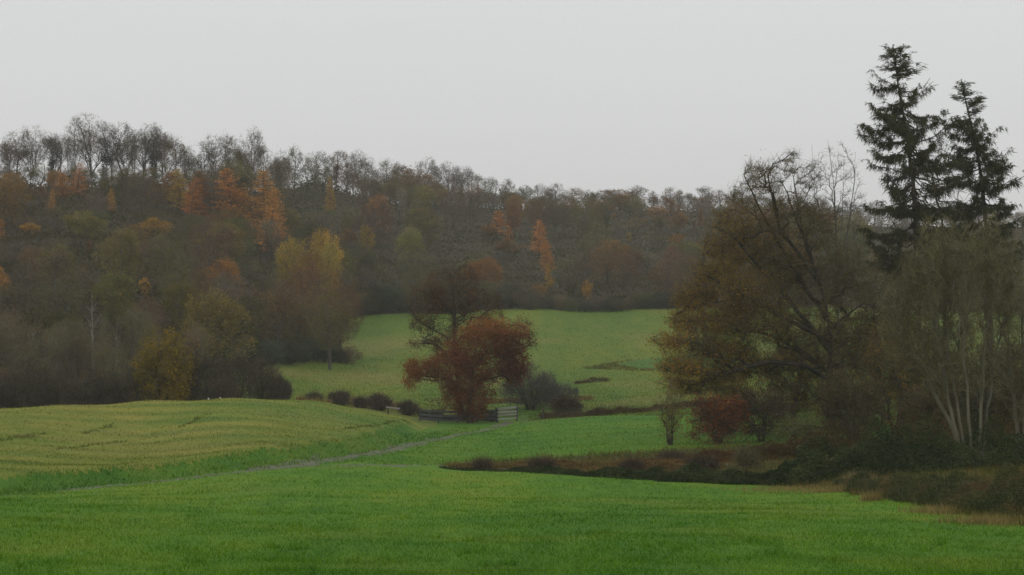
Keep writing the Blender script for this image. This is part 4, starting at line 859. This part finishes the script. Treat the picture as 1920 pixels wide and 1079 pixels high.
# thin young trees on the left, in front of the wood
for i in range(46):
    u = -70 + (i * 47.3) % 450 + RG.uniform(-10, 10); Y = 140 + (i * 17.7) % 34
    if u > 330 and Y < 150: continue
    v = 572 + RG.uniform(-12, 55) + (30 if u > 300 else 0); hill_tree('poles', u, Y, top_h(u, Y, v), [(.22, .19, .075), (.20, .18, .09), OLIV, (.20, .15, .07)][int(RG.integers(4))], 'thin young olive-twigged', 'in the thicket behind the left field', 'young_tree', 1.25)
for i in range(16):
    u = -60 + i * 26 + RG.uniform(-8, 8); hill_tree('scrub', u, 143 + RG.uniform(0, 16), RG.uniform(2.5, 4), [OLIVD, PURP, BRN][int(RG.integers(3))], 'low twiggy', 'in the thicket behind the left field', 'shrub', 1.0, cat='shrub')
# labels: kind of look, place on the slope, and order from the left among its equals
ORD = ['first', 'second', 'third', 'fourth', 'fifth', 'sixth', 'seventh', 'eighth', 'ninth', 'tenth', 'eleventh', 'twelfth', 'thirteenth', 'fourteenth', 'fifteenth', 'sixteenth', 'seventeenth', 'eighteenth', 'nineteenth', 'twentieth'] 
def side(u): return 'left wood' if u < 655 else 'central wood' if u < 1330 else 'wood beyond the oak'
cells = {}
for (u, Y, look, band, r) in WOOD:
    cells.setdefault((look, r['category'], band, side(u) if 'slope' in band or 'among' in band else '', ), []).append((u, r))
for (look, ct, band, sd_), lst in cells.items():
    lst.sort(key=lambda t: t[0])
    where = band if not sd_ else (band.replace('the slope', 'the ' + sd_) if 'slope' in band else band + ' of the ' + sd_)
    for i, (u, r) in enumerate(lst):
        one = f'{look} {ct} {where}'
        if len(lst) == 1: r['label'] = one
        else:
            nth = ORD[i] if i < 20 else f'{i+1}th'
            r['label'] = f'{nth} {look} {ct} from left {where}'
        r['group'] = ('trees on the skyline of the hill' if 'skyline' in band else 'young trees of the left thicket' if 'thicket' in band else 'shrubs along the edge of the wood' if ct == 'shrub' else 'trees of the hillside wood')
print('wood', len(WOOD), time.time() - T0)
# birches with white stems in the left thicket
for (u, Y, vb, vt, lab) in [(173, 150, 668, 560, 'white-stemmed birch standing tallest in the left thicket'), (218, 148, 690, 628, 'short pale birch stem right of the taller white birch'), (62, 150, 700, 640, 'faint pale birch stem near the left edge of the thicket')]:
    o = Px(u, Y)
    g = grow(300 + u, [[o.p(u, 760), o.p(u + 2, 690), o.p(u, 620), o.p(u - 1, vt)]], [o.e(u, lrp(vt, vb, .25), 22, 45)], n=(12, 60, 300), rise=1.6, low=.45, tip=.006, pw=.4, q=4, qw=.02, rmax=.12)
    plant('birch_tree', o.loc, g, M['birch'], [TW['brown']], lab, 'tree')

# undergrowth of the wood: one mass nobody could count
def scatter(name, P, size, mat, label, cat, seed, stalk=None, kind='stuff', twig=None, flat=0.0, tint=None):
    rng = np.random.default_rng(seed); V, Fq = leaf_quads(P, size, rng, flat); parts = [(V, Fq, 0, rng.random(len(Fq)) if tint is None else tint)]; mats = [mat]
    if stalk:
        n_, ln, w_ = stalk; i = rng.choice(len(P), n_); A = P[i] - [0, 0, ln * .6]; B = A + rng.normal(size=(n_, 3)) * [ln * .35, ln * .35, ln * .2] + [0, 0, ln * 1.1]
        V, Ft = tri_strips(A, B, w_, rng); parts.append((V, Ft, 1, rng.random(n_))); mats.append(twig or TW['brown'])
    o = mesh_obj(name, parts, mats); tag(o, label, cat, kind=kind if kind != 'thing' else None); return o
rng = np.random.default_rng(5)
n_ = 260000; u = rng.uniform(-200, 1960, n_); Y = 1 / rng.uniform(1 / 450, 1 / 178, n_); ok = ((u < 640) & (Y < 315) & (Y > np.interp(u, [250, 420, 540, 650], [176, 184, 208, 219]))) | (Y > 270); u, Y = u[ok], Y[ok]; x = (u - U0) / F * Y
ul = np.clip(.6 + .7 * lump(x, Y, 9, 1) + .4 * lump(x, Y, 4, 5), .12, 1.8)
P = np.stack([x, Y, ground_h(x, Y) + (1 - rng.random(len(x)) ** 2) * 1.7 * ul], 1)
scatter('undergrowth', P, .34, leaf_mat('undergrowth_leaves', [(0, (0.036, 0.038, 0.015)), (0.5, (0.064, 0.055, 0.021)), (1, (0.11, 0.07, 0.03))]), 'low dark undergrowth beneath the trees of the wood', 'undergrowth', 6, tint=np.clip(.5 + .4 * lump(x, Y, 12, 7) + .35 * (rng.random(len(x)) - .5), 0, 1))

# ------------------------------------------------------------------ brambles, bracken, hedges
def mound(name, pts, n, size, leaf, label, cat, seed, stalk=(900, .5, .012), kind='thing', twig=None, tintf=None, group=None):
    """leafy mound: pts are (u, v of its foot on the ground, depth m, height m) along its front"""
    rng = np.random.default_rng(seed); pts = np.array(pts, float); t = rng.uniform(0, len(pts) - 1, n); i = np.arange(len(pts))
    foot = np.array([hit(a, b, ground_h) for a, b in pts[:, :2]])
    fx, fy, dp, ht = (np.interp(t, i, foot[:, 0]), np.interp(t, i, foot[:, 1]), np.interp(t, i, pts[:, 2]), np.interp(t, i, pts[:, 3]))
    q = rng.random(n); x = fx + rng.normal(size=n) * .12 + (fx / fy) * dp * q; y = fy + dp * q
    prof = np.sin(np.clip(q * .95 + .03, 0, 1) * math.pi) ** .7
    lum = np.clip(.70 + .75 * lump(x, y, 2.9, seed % 9) + .5 * lump(x, y, 1.1, seed % 7), .12, 1.9)
    z = ground_h(x, y) + ht * prof * lum * (1 - .55 * rng.random(n) ** 2.2) - .02
    P = np.stack([x, y, z], 1); tn = rng.random(n) if tintf is None else tintf(P, rng)
    o = scatter(name, P, size, LF[leaf], label, cat, seed, stalk, kind, twig, .35, tn)
    if group: o['group'] = group
    return o
clumpt = lambda P, r: np.clip(.5 + .38 * lump(P[:, 0], P[:, 1], 2.2, 4) + .3 * (r.random(len(P)) - .5) + .18 * lump(P[:, 0], P[:, 1], .8, 8), 0, 1)
mound('bramble_thicket', [(835, 879, 0.8, .10), (960, 885, 1.2, .16), (1100, 895, 1.6, .28), (1240, 903, 2.2, .42)], 16000, .085, 'bramble', 'low dark bramble strip edging the meadow below the rusty bracken', 'brambles', 201, tintf=clumpt, stalk=(1200, .35, .012))
mound('bramble_thicket', [(1230, 904, 2.4, .42), (1330, 908, 3, .5), (1430, 911, 3.5, .7), (1530, 914, 4, .95)], 22000, .095, 'bramble', 'dark green bramble thicket in front of the oak trunk', 'brambles', 202, tintf=clumpt)
mound('bramble_thicket', [(1500, 905, 5, 1.5), (1600, 902, 6, 1.7), (1700, 892, 6, 1.7), (1800, 885, 6, 1.5), (1960, 880, 6, 1.4), (2300, 870, 6, 1.4)], 34000, .10, 'bramble', 'darkest and tallest bramble thicket, behind the grassy mound and left of the willow stems', 'brambles', 203, tintf=clumpt)
mound('bramble_thicket', [(1400, 868, 3, .7), (1500, 862, 4, .9), (1600, 858, 5, 1.2), (1720, 850, 5, 1.4), (1900, 850, 5, 1.5), (2200, 845, 5, 1.5)], 22000, .10, 'brownleaf', 'brown bramble bank under the oak, behind the dark green thickets', 'brambles', 204, tintf=clumpt)
mound('bramble_mound', [(1575, 920, 3, .35), (1640, 932, 5, .7), (1720, 948, 6.5, .95), (1800, 962, 7, 1.05), (1880, 976, 8, 1.1), (1990, 990, 9, 1.2), (2300, 1020, 9, 1.2)], 78000, .062, 'moundleaf', 'grassy green and brown bramble mound at the right edge in front of the willow', 'brambles', 205, tintf=clumpt, stalk=(5000, .5, .012), twig=TW['olive'])
mound('bracken', [(850, 876, 2.0, .10), (960, 878, 3.5, .17), (1100, 884, 5.5, .22), (1240, 890, 8, .26), (1330, 888, 8, .26)], 36000, .10, 'bracken', 'rusty dead bracken strip between the meadow and the pasture', 'bracken', 206, kind='stuff', tintf=clumpt, stalk=(3000, .35, .012), twig=LF['straw'])
mound('bracken', [(1240, 872, 5, .22), (1340, 868, 6, .28), (1450, 862, 6, .34), (1560, 858, 6, .4)], 22000, .10, 'rust', 'dull red bracken on the bank below the oak', 'bracken', 207, kind='stuff', tintf=lambda P, r: .5 * r.random(len(P)), stalk=(1500, .4, .012))
def tuft(u, v, r, h, n, label, seed, mat='straw', name='grass_tuft', kind=None):
    rng = np.random.default_rng(seed); f = hit(u, v, ground_h); k = f[1] / F
    x = f[0] + rng.normal(size=n) * r * k * .5; y = f[1] + rng.normal(size=n) * r * k * .5; A = np.stack([x, y, ground_h(x, y)], 1)
    B = A + np.stack([rng.normal(size=n) * h * .3, rng.normal(size=n) * h * .3, rng.uniform(.4, 1, n) * h], 1); V, Ft = tri_strips(A, B, .018, rng)
    o = mesh_obj(name, [(V, Ft, 0, rng.random(n))], [LF[mat]]); tag(o, label, 'dry grass', kind=kind); return o
tuft(1606, 912, 22, .65, 500, 'tall pale straw tuft at the left end of the bramble mound', 211)
tuft(1632, 940, 18, .42, 300, 'small bright straw tuft at the foot of the bramble mound', 212)
tuft(1590, 920, 70, .30, 1500, 'wide pale dry grass patch left of the bramble mound', 213, name='dry_grass', kind='stuff')
tuft(1510, 917, 130, .20, 1800, 'long yellowish dry grass fringe below the dark brambles', 214, name='dry_grass', kind='stuff')
tuft(1760, 962, 60, .30, 600, 'dry grass fringe along the front of the bramble mound', 215, name='dry_grass', kind='stuff')
tuft(1850, 982, 80, .32, 900, 'dry brown grass at the lower right foot of the bramble mound', 216, name='dry_grass', kind='stuff')
for i, (u, v, vt, hw, tw, lf, n_l, lab) in enumerate([(905, 882, 872, 18, 'brown', 'bracken', 200, 'small dead weed clump at the thin left end of the bracken strip'), (1015, 884, 868, 26, 'brown', 'bracken', 300, 'brown weed clump on the left half of the bracken strip'),
        (1185, 890, 868, 26, 'brown', 'rust', 400, 'rusty weed clump left of the small purple-brown shrub'), (1318, 884, 860, 34, 'brown', 'brownleaf', 400, 'brown weed clump right of the small purple-brown shrub'),
        (1400, 880, 846, 28, 'olive', 'bramble', 600, 'dark green weed clump below the red-leaved bush')]):
    f = hit(u, v, ground_h); bush('weed_clump', u, float(f[1]), vt, hw, tw, lf, n_l, lab, 'weeds', 'weed clumps in the bracken strip', seed=240 + i, n=(8, 40, 260), stems=8, rise=1.8, lsize=.07)
# hedge line right of the gate, scrub on the far meadow
mound('hedge', [(1015, 787, 2, .3), (1080, 783, 2, .5), (1140, 779, 2, .36), (1235, 770, 2, .4), (1330, 762, 2, .5)], 12000, .13, 'brownleaf', 'low brown hedge running right from the rusty bush to the oak', 'hedge', 221, stalk=(4000, .6, .02), twig=TW['purple'])
mound('ditch_weeds', [(560, 752, 2, .3), (640, 757, 2, .45), (720, 766, 2, .5), (790, 775, 2, .4)], 6000, .11, 'bracken', 'pale dead weeds between the shrubs along the ditch', 'weeds', 223, kind='stuff', stalk=(5000, .7, .02), twig=LF['straw'])
mound('weed_clump', [(1078, 722, 1.5, .2), (1105, 719, 2, .5), (1140, 716, 2, .2)], 900, .12, 'brownleaf', 'dark weed clump on the meadow right of the grey bush', 'weeds', 224, stalk=(500, .5, .02))
mound('dead_grass', [(900, 760, 3, .3), (1000, 755, 4, .35), (1110, 752, 4, .3)], 4000, .13, 'bracken', 'dead brown grass along the foot of the grey bush', 'grass', 225, kind='stuff', stalk=(2500, .5, .02), twig=LF['straw'])

# ------------------------------------------------------------------ fence, gate, posts
def wood_mat(name, ca, cb):
    m, t = new_mat(name); n = noise(t, 6, 5, (.3, 1, 3), .7); finish(t, ramp(t, [(0.3, ca), (0.7, cb)], n), .85, bump=n, bdist=.01); return m
M['rail'] = wood_mat('weathered_rail', (0.17, 0.165, 0.15), (0.38, 0.37, 0.35)); M['rail_dark'] = wood_mat('dark_rail', (0.045, 0.045, 0.045), (0.10, 0.10, 0.10)); M['post'] = wood_mat('dark_post', (0.03, 0.03, 0.028), (0.08, 0.075, 0.07)); M['white'] = wood_mat('white_post', (0.6, 0.6, 0.58), (0.8, 0.8, 0.78))
def bar(a, b, w, h, jit=0.0):
    """beam from a to b with a chamfered section w deep and h high"""
    a = np.array(a, float); b = np.array(b, float); d_ = (b - a) / np.linalg.norm(b - a); up = np.array([0, 0, 1.0]) if abs(d_[2]) < .9 else np.array([0, 1.0, 0]); s = np.cross(d_, up); s /= np.linalg.norm(s); up = np.cross(s, d_)
    cshape = [(-.5, -.35), (-.35, -.5), (.35, -.5), (.5, -.35), (.5, .35), (.35, .5), (-.35, .5), (-.5, .35)]
    V = [p + s * x * w + up * y * h for p in (a, b) for x, y in cshape]
    return np.array(V), np.array([[i, (i + 1) % 8, 8 + (i + 1) % 8, 8 + i] for i in range(8)] + [[0, 7, 6, 1], [1, 6, 5, 2], [2, 5, 4, 3], [8, 9, 14, 15], [9, 10, 13, 14], [10, 11, 12, 13]])
def fence(name, pts, Y0, post_h, rails, railm, label, cat, w=.1):
    rootp = None; base = [np.array([*at(u, y), 0]) for u, y in pts]
    for b in base: b[2] = gz(b[0], b[1])
    r = empty(name, base[0], label, cat); o0 = base[0]
    for b in base: V, Fq = bar(b - o0 + [0, 0, -.2], b - o0 + [0, 0, post_h], w, w); mesh_obj('post', [(V, Fq, 0, None)], [M['post']], r)
    for a, b in zip(base[:-1], base[1:]):
        for z, h in rails:
            e_ = np.array([0, -w * .5 - .02, 0]); V, Fq = bar(a - o0 + [0, 0, z] + e_, b - o0 + [0, 0, z + RG.normal() * .015] + e_, .035, h); mesh_obj('rail', [(V, Fq, 0, None)], [railm], r)
    return r
fence('wooden_fence', [(787, 137.5), (822, 138.2), (858, 139), (894, 139.8), (930, 140.6)], 139, 1.0, [(.22, .18), (.50, .20), (.80, .16)], M['rail_dark'], 'long dark wooden rail fence behind the trunk of the red tree', 'fence')
fence('field_gate', [(933, 139.5), (969, 139.5)], 139, 1.12, [(.25, .10), (.52, .10), (.76, .13), (1.02, .13)], M['rail'], 'pale weathered wooden gate with a dark post, right of the red tree', 'gate', .13)
V = None
mound('hedge', [(785, 783, 1.4, .75), (860, 788, 1.4, .85), (925, 792, 1.4, .8)], 7000, .12, 'bramble', 'dark hedge growing along the wooden fence', 'hedge', 226, stalk=(1500, .6, .015))
for (u, Y, h, lab) in [(391, 124.6, .52, 'taller left one of the two thin white posts at the field edge'), (413, 125, .48, 'right one of the two thin white posts at the field edge')]:
    p = at(u, Y); z = gz(*p); r = empty('marker_post', (p[0], p[1], z), lab, 'post', 'white posts at the field edge')
    V, Fq = bar((0, 0, -.2), (0, 0, h), .07, .07); mesh_obj('shaft', [(V, Fq, 0, None)], [M['white']], r); V, Fq = bar((0, 0, h), (0, 0, h + .05), .085, .085); mesh_obj('cap', [(V, Fq, 0, None)], [M['white']], r)
p = at(738, 141); z = gz(*p); V, Fq = bar((-.55, 0, .62), (.45, 0, .5), .12, .10); 
r = empty('fence_rail', (p[0], p[1], z), 'pale fallen rail between two shrubs left of the fence', 'rail'); mesh_obj('beam', [(V, Fq, 0, None)], [M['rail']], r); V, Fq = bar((-.4, .08, -.2), (-.4, .08, .72), .09, .09); mesh_obj('post', [(V, Fq, 0, None)], [M['post']], r)
p = at(1018, 137); z = gz(*p); V, Fq = bar((0, 0, -.2), (.03, 0, .75), .12, .12); tag(mesh_obj('fence_post', [(V, Fq, 0, None)], [M['post']]), 'lone dark fence post at the left end of the low hedge', 'post').location = (p[0], p[1], z)

# ------------------------------------------------------------------ haze
HAZE = 0.00026
x0, x1, y0, y1, z0, z1 = -620, 620, -70, 1100, -16, 60
V = np.array([(x, y, z) for x in (x0, x1) for y in (y0, y1) for z in (z0, z1)], float)
hz = mesh_obj('haze', [(V, np.array([[0, 1, 3, 2], [4, 6, 7, 5], [0, 4, 5, 1], [2, 3, 7, 6], [0, 2, 6, 4], [1, 5, 7, 3]]), 0, None)], [])
m, t = new_mat('haze'); vo = N(t, 'ShaderNodeVolumePrincipled'); vo.inputs['Color'].default_value = (0.95, 0.95, 0.94, 1); vo.inputs['Density'].default_value = HAZE; vo.inputs['Anisotropy'].default_value = 0.0
o_ = N(t, 'ShaderNodeOutputMaterial'); t.links.new(vo.outputs[0], o_.inputs['Volume']); hz.data.materials.append(m); tag(hz, 'thin grey mist over the whole valley', 'haze', kind='stuff')
print('all', time.time() - T0)
